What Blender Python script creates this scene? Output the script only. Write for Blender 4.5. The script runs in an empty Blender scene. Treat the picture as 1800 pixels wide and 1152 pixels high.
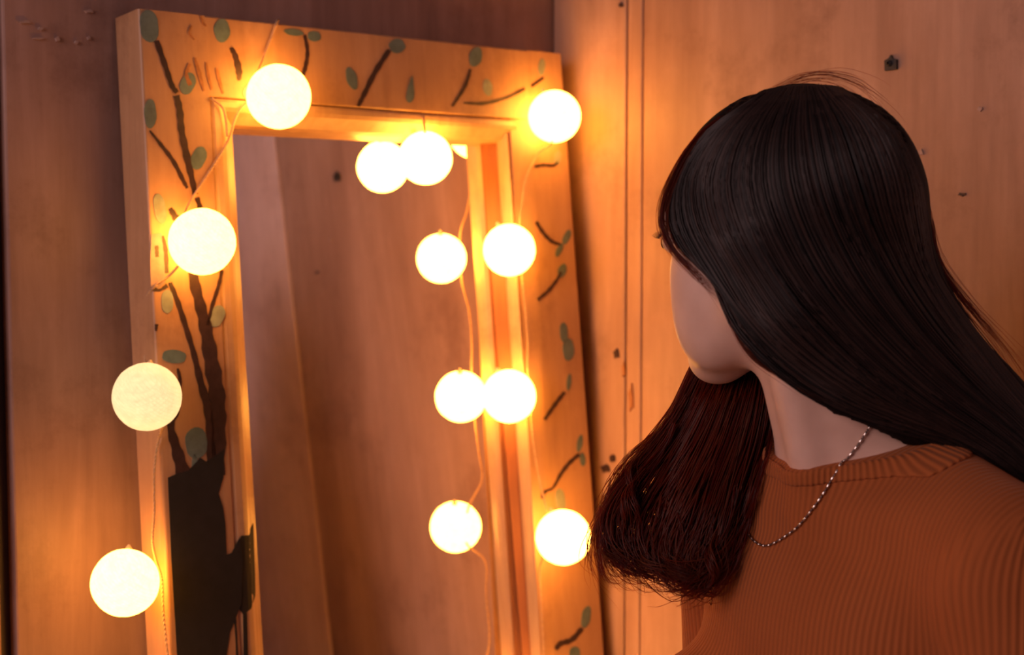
import bpy, bmesh, math, random
import numpy as np
from mathutils import Vector, Matrix
from mathutils.bvhtree import BVHTree

random.seed(7)
rng = np.random.default_rng(7)
scene = bpy.context.scene
C = scene.collection

# ------------------------------------------------------------------ camera
F_PX, W_PX, H_PX = 2600.0, 1800.0, 1152.0
PITCH = math.radians(3.87)
CAM = Vector((0.0, 0.0, 1.515))
cam_d = bpy.data.cameras.new('camera')
cam_d.sensor_width = 36.0
cam_d.lens = F_PX * 36.0 / W_PX
cam_d.clip_start = 0.05
cam_d.dof.use_dof = True
cam_d.dof.focus_distance = 1.30
cam_d.dof.aperture_fstop = 5.6
cam = bpy.data.objects.new('camera', cam_d)
C.objects.link(cam)
cam.location = CAM
cam.rotation_euler = (math.pi / 2 - PITCH, 0, 0)
scene.camera = cam

# ------------------------------------------------------------------ world, exposure
world = bpy.data.worlds.new('world')
scene.world = world
world.use_nodes = True
bg = world.node_tree.nodes['Background']
bg.inputs['Color'].default_value = (1.0, 0.62, 0.70, 1)
bg.inputs['Strength'].default_value = 0.065
scene.view_settings.view_transform = 'Standard'
scene.view_settings.look = 'None'
scene.view_settings.gamma = 1.0
scene.view_settings.exposure = 0.0
scene.view_settings.use_curve_mapping = False
BULB_STRENGTH = 17.0
BULB_COLOR = (1.0, 0.385, 0.050)
# soft pink fill added out of view, behind the camera on the left
fill_d = bpy.data.lights.new('fill_light', 'AREA')
fill_d.shape = 'RECTANGLE'; fill_d.size = 1.3; fill_d.size_y = 1.4
fill_d.energy = 33.0
fill_d.color = (1.0, 0.66, 0.64)
fill_o = bpy.data.objects.new('fill_light', fill_d)
C.objects.link(fill_o)
fill_o.location = (-1.75, -0.8, 2.05)
fill_o.rotation_euler = (Vector((0.55, 1.25, 1.3)) - Vector(fill_o.location)).to_track_quat('-Z', 'Y').to_euler()

# ------------------------------------------------------------------ geometry of the view
FWD = Vector((0, math.cos(PITCH), -math.sin(PITCH)))
UPV = Vector((0, math.sin(PITCH), math.cos(PITCH)))
RGT = Vector((1, 0, 0))


def ray(x, y):
    return FWD + RGT * ((x - W_PX / 2) / F_PX) + UPV * ((H_PX / 2 - y) / F_PX)


def P(x, y, d):
    return CAM + ray(x, y) * d


TH = math.radians(41.5)
LEAN = math.radians(5.2)
U = Vector((math.cos(TH), math.sin(TH), 0))          # along the left wall, away from the camera
N = Vector((math.sin(TH), -math.cos(TH), 0))         # left wall normal, into the room
Wn = N * math.cos(LEAN) + Vector((0, 0, 1)) * math.sin(LEAN)   # normal of the leaning mirror
TL = P(243, 15, 1.55)                                # top left corner of the frame's face


def PP(x, y, w=0.0):
    r = ray(x, y)
    t = ((TL + Wn * w) - CAM).dot(Wn) / r.dot(Wn)
    return CAM + r * t


BACK = -0.052
MIRW = -0.048
WALL0 = TL + Wn * BACK - N * 0.004


def on_left_wall(x, y, off=0.0):
    r = ray(x, y)
    t = ((WALL0 + N * off) - CAM).dot(N) / r.dot(N)
    return CAM + r * t


CORNER = on_left_wall(971, 60)
CORNER.z = 0


def on_right_wall(x, y, off=0.0):
    r = ray(x, y)
    n = -U
    t = ((CORNER + n * off) - CAM).dot(n) / r.dot(n)
    return CAM + r * t


# ------------------------------------------------------------------ helpers
def link(name, me, mat=None, parent=None, label=None, cat=None, group=None, kind=None):
    o = bpy.data.objects.new(name, me)
    C.objects.link(o)
    if mat is not None and me is not None:
        me.materials.append(mat)
    if parent is not None:
        o.parent = parent
        o.matrix_parent_inverse = parent.matrix_world.inverted() if parent.type != 'EMPTY' else Matrix.Translation(-parent.location)
    if label: o['label'] = label
    if cat: o['category'] = cat
    if group: o['group'] = group
    if kind: o['kind'] = kind
    return o


def empty(name, loc, label, cat, group=None):
    o = bpy.data.objects.new(name, None)
    o.empty_display_size = 0.05
    C.objects.link(o)
    o.location = loc
    o['label'] = label
    o['category'] = cat
    if group: o['group'] = group
    return o


def mesh_from(name, verts, faces, smooth=False):
    me = bpy.data.meshes.new(name)
    me.from_pydata([tuple(v) for v in verts], [], faces)
    me.update()
    if smooth:
        me.polygons.foreach_set('use_smooth', [True] * len(me.polygons))
    return me


def fix_normals(me):
    bm = bmesh.new(); bm.from_mesh(me)
    bmesh.ops.recalc_face_normals(bm, faces=bm.faces[:])
    bm.to_mesh(me); bm.free()


def prism(name, sec_a, sec_b, bevel=0.0, only=None):
    """a bar between two cross-sections with the same number of points"""
    n = len(sec_a)
    verts = list(sec_a) + list(sec_b)
    faces = [(i, (i + 1) % n, n + (i + 1) % n, n + i) for i in range(n)]
    faces += [tuple(range(n))[::-1], tuple(range(n, 2 * n))]
    me = mesh_from(name, verts, faces)
    bm = bmesh.new(); bm.from_mesh(me)
    bmesh.ops.recalc_face_normals(bm, faces=bm.faces[:])
    if bevel > 0 and only is not None:
        bm.verts.ensure_lookup_table()
        ed = [bm.edges.get((bm.verts[i], bm.verts[i + n])) for i in only]
        bmesh.ops.bevel(bm, geom=ed, offset=bevel, segments=3, affect='EDGES', profile=0.5, clamp_overlap=True)
    elif bevel > 0:
        ed = [e for e in bm.edges if len(e.link_faces) == 2 and e.calc_face_angle(0) > 0.5 and e.calc_length() > bevel * 4]
        bmesh.ops.bevel(bm, geom=ed, offset=bevel, segments=2, affect='EDGES', profile=0.5, clamp_overlap=True)
    bm.to_mesh(me); bm.free()
    return me


def box_between(name, o, ax, ay, az, bevel=0.0):
    a = [o, o + ax, o + ax + ay, o + ay]
    b = [p + az for p in a]
    return prism(name, a, b, bevel)


def catmull(pts, n):
    pts = np.array([list(p) for p in pts], dtype=float)
    m = len(pts)
    ext = np.vstack([2 * pts[0] - pts[1], pts, 2 * pts[-1] - pts[-2]])
    t = np.linspace(0, m - 1 - 1e-9, n)
    i = t.astype(int); f = (t - i)[:, None]
    p0, p1, p2, p3 = ext[i], ext[i + 1], ext[i + 2], ext[i + 3]
    return 0.5 * ((2 * p1) + (-p0 + p2) * f + (2 * p0 - 5 * p1 + 4 * p2 - p3) * f ** 2 + (-p0 + 3 * p1 - 3 * p2 + p3) * f ** 3)


def tubes(paths, radii, sides=3):
    """paths: (S,K,3) array; radii: (S,K) -> verts, faces of S closed-off tubes"""
    S, K, _ = paths.shape
    tan = np.gradient(paths, axis=1)
    tan /= np.linalg.norm(tan, axis=2, keepdims=True) + 1e-12
    ref = np.zeros_like(tan); ref[..., 1] = 1.0
    bad = np.abs(tan[..., 1]) > 0.92
    ref[bad] = (1, 0, 0)
    a = np.cross(tan, ref); a /= np.linalg.norm(a, axis=2, keepdims=True) + 1e-12
    b = np.cross(tan, a)
    ang = np.arange(sides) * 2 * math.pi / sides
    V = paths[:, :, None, :] + radii[:, :, None, None] * (np.cos(ang)[None, None, :, None] * a[:, :, None, :] + np.sin(ang)[None, None, :, None] * b[:, :, None, :])
    V = V.reshape(-1, 3)
    s = np.arange(S)[:, None, None] * K * sides
    k = np.arange(K - 1)[None, :, None] * sides
    j = np.arange(sides)[None, None, :]
    j2 = (j + 1) % sides
    Fq = np.stack([s + k + j, s + k + j2, s + k + sides + j2, s + k + sides + j], axis=-1).reshape(-1, 4)
    return V, Fq


def mesh_np(name, V, Fq, smooth=True):
    me = bpy.data.meshes.new(name)
    nv, nf, k = len(V), len(Fq), Fq.shape[1]
    me.vertices.add(nv); me.vertices.foreach_set('co', np.ascontiguousarray(V, dtype=np.float32).ravel())
    me.loops.add(nf * k); me.loops.foreach_set('vertex_index', np.ascontiguousarray(Fq, dtype=np.int32).ravel())
    me.polygons.add(nf)
    me.polygons.foreach_set('loop_start', np.arange(0, nf * k, k, dtype=np.int32))
    me.polygons.foreach_set('use_smooth', np.full(nf, smooth))
    me.update(calc_edges=True)
    me.validate()
    return me


def tube_mesh(name, pts, r, n=80, sides=8):
    pa = catmull(pts, n)[None]
    V, Fq = tubes(pa, np.full((1, n), r), sides)
    return mesh_np(name, V, Fq)


# ------------------------------------------------------------------ implicit surfaces
def surface_nets(fn, lo, hi, h):
    lo = np.array(lo, float); hi = np.array(hi, float)
    n = np.ceil((hi - lo) / h).astype(int) + 1
    xs = [lo[i] + h * np.arange(n[i]) for i in range(3)]
    X, Y, Z = np.meshgrid(*xs, indexing='ij')
    D = fn(np.stack([X, Y, Z], -1).reshape(-1, 3).astype(np.float32)).reshape(n)
    S = D < 0
    cells = np.zeros(n - 1, dtype=np.int8)
    for dx in (0, 1):
        for dy in (0, 1):
            for dz in (0, 1):
                cells += S[dx:n[0] - 1 + dx, dy:n[1] - 1 + dy, dz:n[2] - 1 + dz]
    act = (cells > 0) & (cells < 8)
    idx = np.full(n - 1, -1, dtype=np.int64)
    ci = np.argwhere(act)
    idx[act] = np.arange(len(ci))
    acc = np.zeros((len(ci), 3)); cnt = np.zeros(len(ci))
    corners = [(a, b, c) for a in (0, 1) for b in (0, 1) for c in (0, 1)]
    for p in corners:
        for ax in range(3):
            if p[ax] == 0:
                q = list(p); q[ax] = 1
                d0 = D[ci[:, 0] + p[0], ci[:, 1] + p[1], ci[:, 2] + p[2]]
                d1 = D[ci[:, 0] + q[0], ci[:, 1] + q[1], ci[:, 2] + q[2]]
                m = (d0 < 0) != (d1 < 0)
                t = np.where(m, d0 / np.where(m, d0 - d1, 1), 0)
                pos = np.array(p, float)[None] + 0 * acc
                pos[:, ax] += t
                acc[m] += pos[m]; cnt[m] += 1
    V = lo + h * (ci + acc / cnt[:, None])
    faces = []
    for ax in range(3):
        b, c = (ax + 1) % 3, (ax + 2) % 3
        sl0 = [slice(None)] * 3; sl1 = [slice(None)] * 3
        sl0[ax] = slice(0, n[ax] - 1); sl1[ax] = slice(1, n[ax])
        for k in (b, c):
            sl0[k] = slice(1, n[k] - 1); sl1[k] = slice(1, n[k] - 1)
        e0, e1 = S[tuple(sl0)], S[tuple(sl1)]
        e = np.argwhere(e0 != e1)
        if len(e) == 0: continue
        flip = e0[e[:, 0], e[:, 1], e[:, 2]]
        base = e.copy(); base[:, b] += 1; base[:, c] += 1
        def cell(db, dc):
            g = base.copy(); g[:, b] -= db; g[:, c] -= dc
            return idx[g[:, 0], g[:, 1], g[:, 2]]
        q = np.stack([cell(1, 1), cell(0, 1), cell(0, 0), cell(1, 0)], -1)
        q[~flip] = q[~flip][:, ::-1]
        faces.append(q)
    Fq = np.concatenate(faces)
    Fq = Fq[(Fq >= 0).all(1)]
    return V, Fq


def smin(a, b, k):
    h = np.clip(0.5 + 0.5 * (b - a) / k, 0, 1)
    return b + (a - b) * h - k * h * (1 - h)


def smax(a, b, k):
    return -smin(-a, -b, k)


def ell(p, c, r):
    q = (p - np.array(c, np.float32)) / np.array(r, np.float32)
    k0 = np.sqrt((q * q).sum(1)) + 1e-9
    q2 = q / np.array(r, np.float32)
    k1 = np.sqrt((q2 * q2).sum(1)) + 1e-9
    return k0 * (k0 - 1) / k1


def cone(p, a, b, r1, r2):
    a = np.array(a, np.float32); b = np.array(b, np.float32)
    ab = b - a
    t = np.clip(((p - a) @ ab) / (ab @ ab), 0, 1)
    d = p - a - t[:, None] * ab
    return np.sqrt((d * d).sum(1)) - (r1 + (r2 - r1) * t)


def lax_smooth(V, Fq, it=2, lam=0.5):
    for _ in range(it):
        acc = np.zeros_like(V); cnt = np.zeros(len(V))
        for i in range(4):
            for j in ((i + 1) % 4, (i + 3) % 4):
                np.add.at(acc, Fq[:, i], V[Fq[:, j]]); np.add.at(cnt, Fq[:, i], 1)
        V = V + lam * (acc / np.maximum(cnt, 1)[:, None] - V)
    return V


# ------------------------------------------------------------------ materials
def new_mat(name):
    m = bpy.data.materials.new(name)
    m.use_nodes = True
    nt = m.node_tree
    return m, nt, nt.nodes['Principled BSDF']


def nd(nt, t, **kw):
    n = nt.nodes.new(t)
    for k, v in kw.items():
        if k.startswith('_'):
            setattr(n, k[1:], v)
        else:
            n.inputs[k.replace('__', ' ')].default_value = v
    return n


def ramp(nt, stops):
    n = nt.nodes.new('ShaderNodeValToRGB')
    cr = n.color_ramp
    while len(cr.elements) < len(stops): cr.elements.new(0.5)
    for e, (p, c) in zip(cr.elements, stops):
        e.position = p; e.color = (*c, 1) if len(c) == 3 else c
    return n


def painted_wood(name, c0, c1, c2, scale=(14, 14, 1.6), rough=0.55, bump=0.12, fine=90, spots=True):
    m, nt, b = new_mat(name)
    L = nt.links.new
    tc = nt.nodes.new('ShaderNodeTexCoord')
    mp = nd(nt, 'ShaderNodeMapping'); mp.inputs['Scale'].default_value = scale
    L(tc.outputs['Object'], mp.inputs['Vector'])
    n1 = nd(nt, 'ShaderNodeTexNoise', Scale=1.0, Detail=6.0, Roughness=0.62, Distortion=0.4)
    L(mp.outputs[0], n1.inputs['Vector'])
    r1 = ramp(nt, [(0.28, c0), (0.5, c1), (0.74, c2)])
    L(n1.outputs['Fac'], r1.inputs[0])
    mp2 = nd(nt, 'ShaderNodeMapping'); mp2.inputs['Scale'].default_value = (fine, fine, fine * 0.06)
    L(tc.outputs['Object'], mp2.inputs['Vector'])
    n2 = nd(nt, 'ShaderNodeTexNoise', Scale=1.0, Detail=3.0, Roughness=0.6)
    L(mp2.outputs[0], n2.inputs['Vector'])
    r2 = ramp(nt, [(0.3, (0.90, 0.885, 0.88)), (0.65, (1.03, 1.03, 1.03))])
    L(n2.outputs['Fac'], r2.inputs[0])
    mx = nt.nodes.new('ShaderNodeMixRGB'); mx.blend_type = 'MULTIPLY'; mx.inputs[0].default_value = 0.8
    L(r1.outputs[0], mx.inputs[1]); L(r2.outputs[0], mx.inputs[2])
    out = mx.outputs[0]
    if spots:
        n3 = nd(nt, 'ShaderNodeTexNoise', Scale=6.5, Detail=8.0, Roughness=0.72)
        L(tc.outputs['Object'], n3.inputs['Vector'])
        r3 = ramp(nt, [(0.30, (0.66, 0.60, 0.57)), (0.46, (0.96, 0.95, 0.94)), (0.58, (1, 1, 1)), (0.72, (1.14, 1.16, 1.20))])
        L(n3.outputs['Fac'], r3.inputs[0])
        mx2 = nt.nodes.new('ShaderNodeMixRGB'); mx2.blend_type = 'MULTIPLY'; mx2.inputs[0].default_value = 0.9
        L(out, mx2.inputs[1]); L(r3.outputs[0], mx2.inputs[2])
        out = mx2.outputs[0]
    L(out, b.inputs['Base Color'])
    b.inputs['Roughness'].default_value = rough
    bp = nd(nt, 'ShaderNodeBump', Strength=bump, Distance=0.002)
    ad = nt.nodes.new('ShaderNodeMath'); ad.operation = 'ADD'
    L(n1.outputs['Fac'], ad.inputs[0]); L(n2.outputs['Fac'], ad.inputs[1])
    L(ad.outputs[0], bp.inputs['Height']); L(bp.outputs[0], b.inputs['Normal'])
    return m


M = {}
M['wall_l'] = painted_wood('wall_board_rose', (0.25, 0.145, 0.115), (0.37, 0.225, 0.18), (0.47, 0.305, 0.26))
M['wall_r'] = painted_wood('wall_board_warm', (0.29, 0.155, 0.10), (0.43, 0.255, 0.175), (0.56, 0.355, 0.26), scale=(7, 7, 1.3))
M['wall_p'] = painted_wood('wall_board_lightened_rose', (0.52, 0.33, 0.28), (0.72, 0.51, 0.45), (0.84, 0.63, 0.58), scale=(7, 7, 2.5))  # light put into the colour: paler rose, so the mirror shows a brighter wall
M['rabbet'] = painted_wood('rabbet_shade_brown', (0.26, 0.09, 0.03), (0.36, 0.13, 0.045), (0.44, 0.18, 0.06), scale=(30, 30, 3), spots=False)  # shade under the bead put into a darker brown
M['gap'] = painted_wood('dark_backing', (0.05, 0.03, 0.025), (0.07, 0.045, 0.04), (0.1, 0.06, 0.05), spots=False)
M['floor'] = painted_wood('floor_wood', (0.12, 0.075, 0.05), (0.2, 0.12, 0.08), (0.26, 0.17, 0.11), scale=(12, 1.5, 12))
M['frame'] = painted_wood('frame_cream_paint', (0.45, 0.25, 0.125), (0.54, 0.305, 0.155), (0.60, 0.355, 0.20), scale=(18, 18, 3), rough=0.42, bump=0.10)
M['molding'] = painted_wood('molding_cream_paint', (0.52, 0.315, 0.17), (0.61, 0.385, 0.22), (0.67, 0.445, 0.27), scale=(30, 30, 3), rough=0.36, bump=0.08)


def flat(name, col, rough=0.6, var=0.25, scale=60, metal=0.0):
    m, nt, b = new_mat(name)
    L = nt.links.new
    tc = nt.nodes.new('ShaderNodeTexCoord')
    n1 = nd(nt, 'ShaderNodeTexNoise', Scale=float(scale), Detail=4.0, Roughness=0.6)
    L(tc.outputs['Object'], n1.inputs['Vector'])
    r = ramp(nt, [(0.3, tuple(c * (1 - var) for c in col)), (0.7, tuple(min(1, c * (1 + var)) for c in col))])
    L(n1.outputs['Fac'], r.inputs[0]); L(r.outputs[0], b.inputs['Base Color'])
    b.inputs['Roughness'].default_value = rough
    b.inputs['Metallic'].default_value = metal
    return m


M['leaf'] = flat('leaf_green_paint', (0.125, 0.185, 0.18), 0.5, 0.22, 80)
M['leaf_pale'] = flat('leaf_pale_paint', (0.28, 0.31, 0.24), 0.5, 0.2, 80)
M['branch'] = flat('branch_brown_paint', (0.045, 0.022, 0.02), 0.45, 0.35, 90)
M['trunk'] = flat('trunk_black_paint', (0.012, 0.010, 0.012), 0.8, 0.25, 70)
M['scuff'] = flat('scuff_rust', (0.36, 0.15, 0.06), 0.7, 0.3, 120)
M['bare'] = flat('chip_mauve', (0.42, 0.29, 0.25), 0.7, 0.15, 120)
M['cord'] = flat('cord_cream_plastic', (0.62, 0.38, 0.2), 0.4, 0.15, 200)
M['socket'] = flat('socket_plastic', (0.65, 0.5, 0.35), 0.4, 0.1, 100)
M['iron'] = flat('dark_iron', (0.03, 0.028, 0.03), 0.6, 0.3, 300)
M['silver'] = flat('silver_link', (0.80, 0.74, 0.68), 0.22, 0.05, 300, 1.0)
M['silver_dark'] = flat('dark_link', (0.16, 0.12, 0.11), 0.35, 0.1, 300, 1.0)
M['lips'] = flat('lip_skin', (0.42, 0.13, 0.11), 0.45, 0.08, 200)
M['eye'] = flat('eye_white', (0.75, 0.72, 0.68), 0.15, 0.04, 200)
M['iris'] = flat('iris_brown', (0.035, 0.015, 0.008), 0.1, 0.2, 400)
M['denim'] = flat('denim', (0.03, 0.035, 0.06), 0.8, 0.3, 400)
M['shoe'] = flat('shoe_leather', (0.02, 0.016, 0.015), 0.5, 0.2, 80)

m, nt, b = new_mat('mirror_glass')
b.inputs['Base Color'].default_value = (0.95, 0.93, 0.91, 1)
b.inputs['Metallic'].default_value = 1.0
tc = nt.nodes.new('ShaderNodeTexCoord')
nz = nd(nt, 'ShaderNodeTexNoise', Scale=7.0, Detail=5.0, Roughness=0.7)
nt.links.new(tc.outputs['Object'], nz.inputs['Vector'])
rr = ramp(nt, [(0.35, (0.012,) * 3), (0.75, (0.045,) * 3)])
nt.links.new(nz.outputs['Fac'], rr.inputs[0]); nt.links.new(rr.outputs[0], b.inputs['Roughness'])
M['mirror'] = m

# skin
m, nt, b = new_mat('skin')
b.inputs['Base Color'].default_value = (0.62, 0.40, 0.31, 1)
b.inputs['Roughness'].default_value = 0.5
b.inputs['Subsurface Weight'].default_value = 0.12
b.inputs['Subsurface Radius'].default_value = (0.012, 0.004, 0.002)
b.inputs['Subsurface Scale'].default_value = 0.6
tc = nt.nodes.new('ShaderNodeTexCoord')
nz = nd(nt, 'ShaderNodeTexNoise', Scale=45.0, Detail=4.0)
nt.links.new(tc.outputs['Object'], nz.inputs['Vector'])
r = ramp(nt, [(0.3, (0.70, 0.45, 0.345)), (0.7, (0.77, 0.51, 0.40))])
nt.links.new(nz.outputs['Fac'], r.inputs[0]); nt.links.new(r.outputs[0], b.inputs['Base Color'])
M['skin'] = m

# hair
def hair_mat(name, c0, c1, trans, tcol, rough):
    m, nt, b = new_mat(name)
    L = nt.links.new
    oi = nt.nodes.new('ShaderNodeTexCoord')
    nz = nd(nt, 'ShaderNodeTexNoise', Scale=70.0, Detail=3.0)
    L(oi.outputs['Object'], nz.inputs['Vector'])
    at = nt.nodes.new('ShaderNodeAttribute'); at.attribute_name = 'tint'
    av = nt.nodes.new('ShaderNodeMath'); av.operation = 'MULTIPLY_ADD'; av.inputs[1].default_value = 0.4
    L(nz.outputs['Fac'], av.inputs[0]); L(at.outputs['Fac'], av.inputs[2])
    r = ramp(nt, [(0.25, c0), (1.1, c1)])
    L(av.outputs[0], r.inputs[0]); L(r.outputs[0], b.inputs['Base Color'])
    b.inputs['Roughness'].default_value = rough
    b.inputs['Specular IOR Level'].default_value = 0.38
    tr = nt.nodes.new('ShaderNodeBsdfTranslucent'); tr.inputs['Color'].default_value = (*tcol, 1)
    mixs = nt.nodes.new('ShaderNodeMixShader'); mixs.inputs[0].default_value = trans
    L(b.outputs[0], mixs.inputs[1]); L(tr.outputs[0], mixs.inputs[2])
    L(mixs.outputs[0], nt.nodes['Material Output'].inputs['Surface'])
    return m


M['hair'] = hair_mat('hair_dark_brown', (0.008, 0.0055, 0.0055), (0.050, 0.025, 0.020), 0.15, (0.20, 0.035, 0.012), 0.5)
M['hair_lit'] = hair_mat('hair_lit_brown', (0.014, 0.007, 0.006), (0.15, 0.050, 0.022), 0.5, (0.70, 0.13, 0.03), 0.42)  # lit copy of the hair: bulb glow put into redder, lighter strands
m, nt, b = new_mat('hair_under_layer')
nz = nd(nt, 'ShaderNodeTexNoise', Scale=90.0, Detail=3.0)
r = ramp(nt, [(0.3, (0.006, 0.004, 0.004)), (0.7, (0.014, 0.008, 0.007))])
nt.links.new(nz.outputs['Fac'], r.inputs[0]); nt.links.new(r.outputs[0], b.inputs['Base Color'])
b.inputs['Roughness'].default_value = 0.7
b.inputs['Specular IOR Level'].default_value = 0.1
M['hair_core'] = m


def bulb_mat(name, strength, col=BULB_COLOR):
    m, nt, b = new_mat(name)
    L = nt.links.new
    tc = nt.nodes.new('ShaderNodeTexCoord')
    acc = None
    for k, rot in enumerate(((0.3, 0.9, 0.2), (1.2, 0.2, 0.7), (0.5, 1.9, 1.4))):
        mp = nd(nt, 'ShaderNodeMapping'); mp.inputs['Rotation'].default_value = rot
        L(tc.outputs['Object'], mp.inputs['Vector'])
        wv = nd(nt, 'ShaderNodeTexWave', Scale=95.0, Distortion=9.0, Detail=2.0)
        wv.inputs['Detail Scale'].default_value = 0.25
        L(mp.outputs[0], wv.inputs['Vector'])
        pw = nt.nodes.new('ShaderNodeMath'); pw.operation = 'POWER'; pw.inputs[1].default_value = 5.0
        L(wv.outputs['Fac'], pw.inputs[0])
        if acc is None: acc = pw
        else:
            mm = nt.nodes.new('ShaderNodeMath'); mm.operation = 'MAXIMUM'
            L(acc.outputs[0], mm.inputs[0]); L(pw.outputs[0], mm.inputs[1]); acc = mm
    nz = nd(nt, 'ShaderNodeTexNoise', Scale=130.0, Detail=5.0, Roughness=0.75)
    L(tc.outputs['Object'], nz.inputs['Vector'])
    m1 = nt.nodes.new('ShaderNodeMath'); m1.operation = 'MULTIPLY_ADD'
    m1.inputs[1].default_value = -0.10; m1.inputs[2].default_value = 1.0
    L(acc.outputs[0], m1.inputs[0])
    m2 = nt.nodes.new('ShaderNodeMath'); m2.operation = 'MULTIPLY_ADD'
    m2.inputs[1].default_value = 0.7; m2.inputs[2].default_value = 0.65
    L(nz.outputs['Fac'], m2.inputs[0])
    m3 = nt.nodes.new('ShaderNodeMath'); m3.operation = 'MULTIPLY'
    L(m1.outputs[0], m3.inputs[0]); L(m2.outputs[0], m3.inputs[1])
    m4 = nt.nodes.new('ShaderNodeMath'); m4.operation = 'MULTIPLY'; m4.inputs[1].default_value = strength
    L(m3.outputs[0], m4.inputs[0])
    b.inputs['Base Color'].default_value = (0.55, 0.45, 0.32, 1)
    b.inputs['Roughness'].default_value = 0.8
    b.inputs['Emission Color'].default_value = (*col, 1)
    L(m4.outputs[0], b.inputs['Emission Strength'])
    bp = nd(nt, 'ShaderNodeBump', Strength=0.3, Distance=0.001)
    L(acc.outputs[0], bp.inputs['Height']); L(bp.outputs[0], b.inputs['Normal'])
    return m


# ------------------------------------------------------------------ the room
Zv = Vector((0, 0, 1))
ROOM_H = 2.6
LEFT_LEN, RIGHT_LEN = 3.2, 3.0
RIGHT_WALL = 2.2
fl = box_between('floor', CORNER - U * LEFT_LEN - Zv * 0.05 - U * -0.1 - N * 0.1, U * (LEFT_LEN + 0.1), N * (RIGHT_LEN + 0.1), Zv * 0.05)
link('floor', fl, M['floor'], kind='structure', label='bare brown wooden floor of the room')
T = 0.018
# left wall: dark backing with upright boards on it
a = CORNER - N * (T + 0.03) + U * 0.08
wl = link('wall_left', box_between('wall_left', a, -U * (LEFT_LEN + 0.08), N * 0.03, Zv * ROOM_H), M['gap'], kind='structure',
          label='rose painted board wall behind the leaning mirror')
e0 = (on_left_wall(17, 576) - CORNER).dot(-U)      # joint at the left border of the photo


def board(wall, origin, d, n, s0, s1, mat, thick=T, z0=0.0, z1=ROOM_H):
    me = box_between('panel', origin + d * s0 + Zv * z0 - n * thick, d * (s1 - s0), n * thick, Zv * (z1 - z0), 0.0025)
    return link('panel', me, mat, parent=wall)


board(wl, CORNER, -U, N, -0.015, e0, M['wall_l'])
board(wl, CORNER, -U, N, e0 + 0.016, e0 + 1.1, M['wall_l'], T + 0.004)
board(wl, CORNER, -U, N, e0 + 1.104, LEFT_LEN, M['wall_l'])
# right wall
a = CORNER + U * (T + 0.03)
wr = link('wall_right', box_between('wall_right', a, N * RIGHT_WALL, -U * 0.03, Zv * ROOM_H), M['gap'], kind='structure',
          label='warm brown board wall behind the woman')
S_C = 0.715
s_a = (on_right_wall(1100, 400) - CORNER).dot(N)
s_b = (on_right_wall(1128, 400) - CORNER).dot(N)
board(wr, CORNER, N, -U, 0.002, s_a - 0.0015, M['wall_r'])
board(wr, CORNER, N, -U, s_a + 0.0015, s_b - 0.001, M['wall_r'], T - 0.003)
board(wr, CORNER, N, -U, s_b + 0.001, S_C, M['wall_r'])
board(wr, CORNER, N, -U, S_C + 0.003, RIGHT_WALL, M['wall_p'])  # out of view, painted paler to brighten the reflection


def chip(px_, py_, sx, sy, fn, n, mat, name, label, cat, parent=None):
    """a small raised or dark ragged fleck with real thickness on a wall"""
    c0 = fn(px_, py_, 0.0)
    pts = []
    k = 9
    for i in range(k):
        a_ = 2 * math.pi * i / k
        rr_ = 1 + 0.25 * math.sin(3.1 * i + px_)
        pts.append(fn(px_ + sx * rr_ * math.cos(a_), py_ + sy * rr_ * math.sin(a_), 0.0))
    me = prism(name, pts, [p + n * 0.0025 for p in pts], 0.0)
    return link(name, me, mat, parent=parent, label=label, cat=cat)


for (x, y, sx, sy) in ((1085, 622, 5, 8), (1111, 700, 4, 22), (1066, 824, 8, 7), (1078, 806, 5, 7), (1098, 650, 3, 12), (1093, 9, 4, 4), (1692, 342, 6, 3)):
    chip(x, y, sx, sy, on_right_wall, -U, M['scuff'] if sy > 9 else M['branch'], 'knot', 'dark wood knot', None, parent=wr)
for (x, y, sx, sy) in ((1620, 268, 5, 5), (1724, 192, 4, 4)):
    chip(x, y, sx, sy, on_right_wall, -U, M['bare'], 'paint_blister', 'small pale paint blister', None, parent=wr)
for (x, y, sx, sy) in ((42, 39, 11, 2.5), (70, 51, 4, 3), (100, 69, 4, 4), (155, 20, 8, 3), (133, 75, 3, 3), (66, 68, 10, 2), (155, 67, 3, 3)):
    chip(x, y, sx, sy, on_left_wall, N, M['bare'], 'paint_blister', 'small pale paint blister', None, parent=wl)
# iron hook on the right wall
hk = empty('wall_hook', on_right_wall(1568, 112), 'small dark iron nail plate on the wall above the woman', 'nail')
c0 = on_right_wall(1568, 112)
ppm = 1 / F_PX * (c0 - CAM).dot(FWD)
link('plate', prism('plate', [c0 + N * (dx * ppm) + Zv * (-dy * ppm) for dx, dy in ((-12, -6), (-4, -9), (1, -15), (4, -9), (13, -6), (13, 11), (-11, 12))],
                    [c0 - U * 0.004 + N * (dx * ppm) + Zv * (-dy * ppm) for dx, dy in ((-12, -6), (-4, -9), (1, -15), (4, -9), (13, -6), (13, 11), (-11, 12))]), M['iron'], parent=hk)
V, Fq = tubes(np.array([[list(c0 - U * 0.002), list(c0 - U * 0.006), list(c0 - U * 0.008)]]), np.array([[0.0035, 0.0035, 0.0015]]), 8)
link('nail_head', mesh_np('nail_head', V, Fq), M['iron'], parent=hk)

# ------------------------------------------------------------------ the mirror
mir = empty('leaning_mirror', Vector((TL.x, TL.y, 0)) + N * 0.15, 'tall wall mirror in a cream frame painted with a dark tree and leaves', 'mirror')
BOTZ = 0.012


def line3(p0, p1, w=0.0):
    """line on the plane offset w through two pixels; returns f(z)->point, and its ends"""
    A, B = PP(*p0, w), PP(*p1, w)
    d = B - A

    def at(z):
        return A + d * ((z - A.z) / d.z)
    return A, at


def plane_line_z(A, at):
    return A


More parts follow.
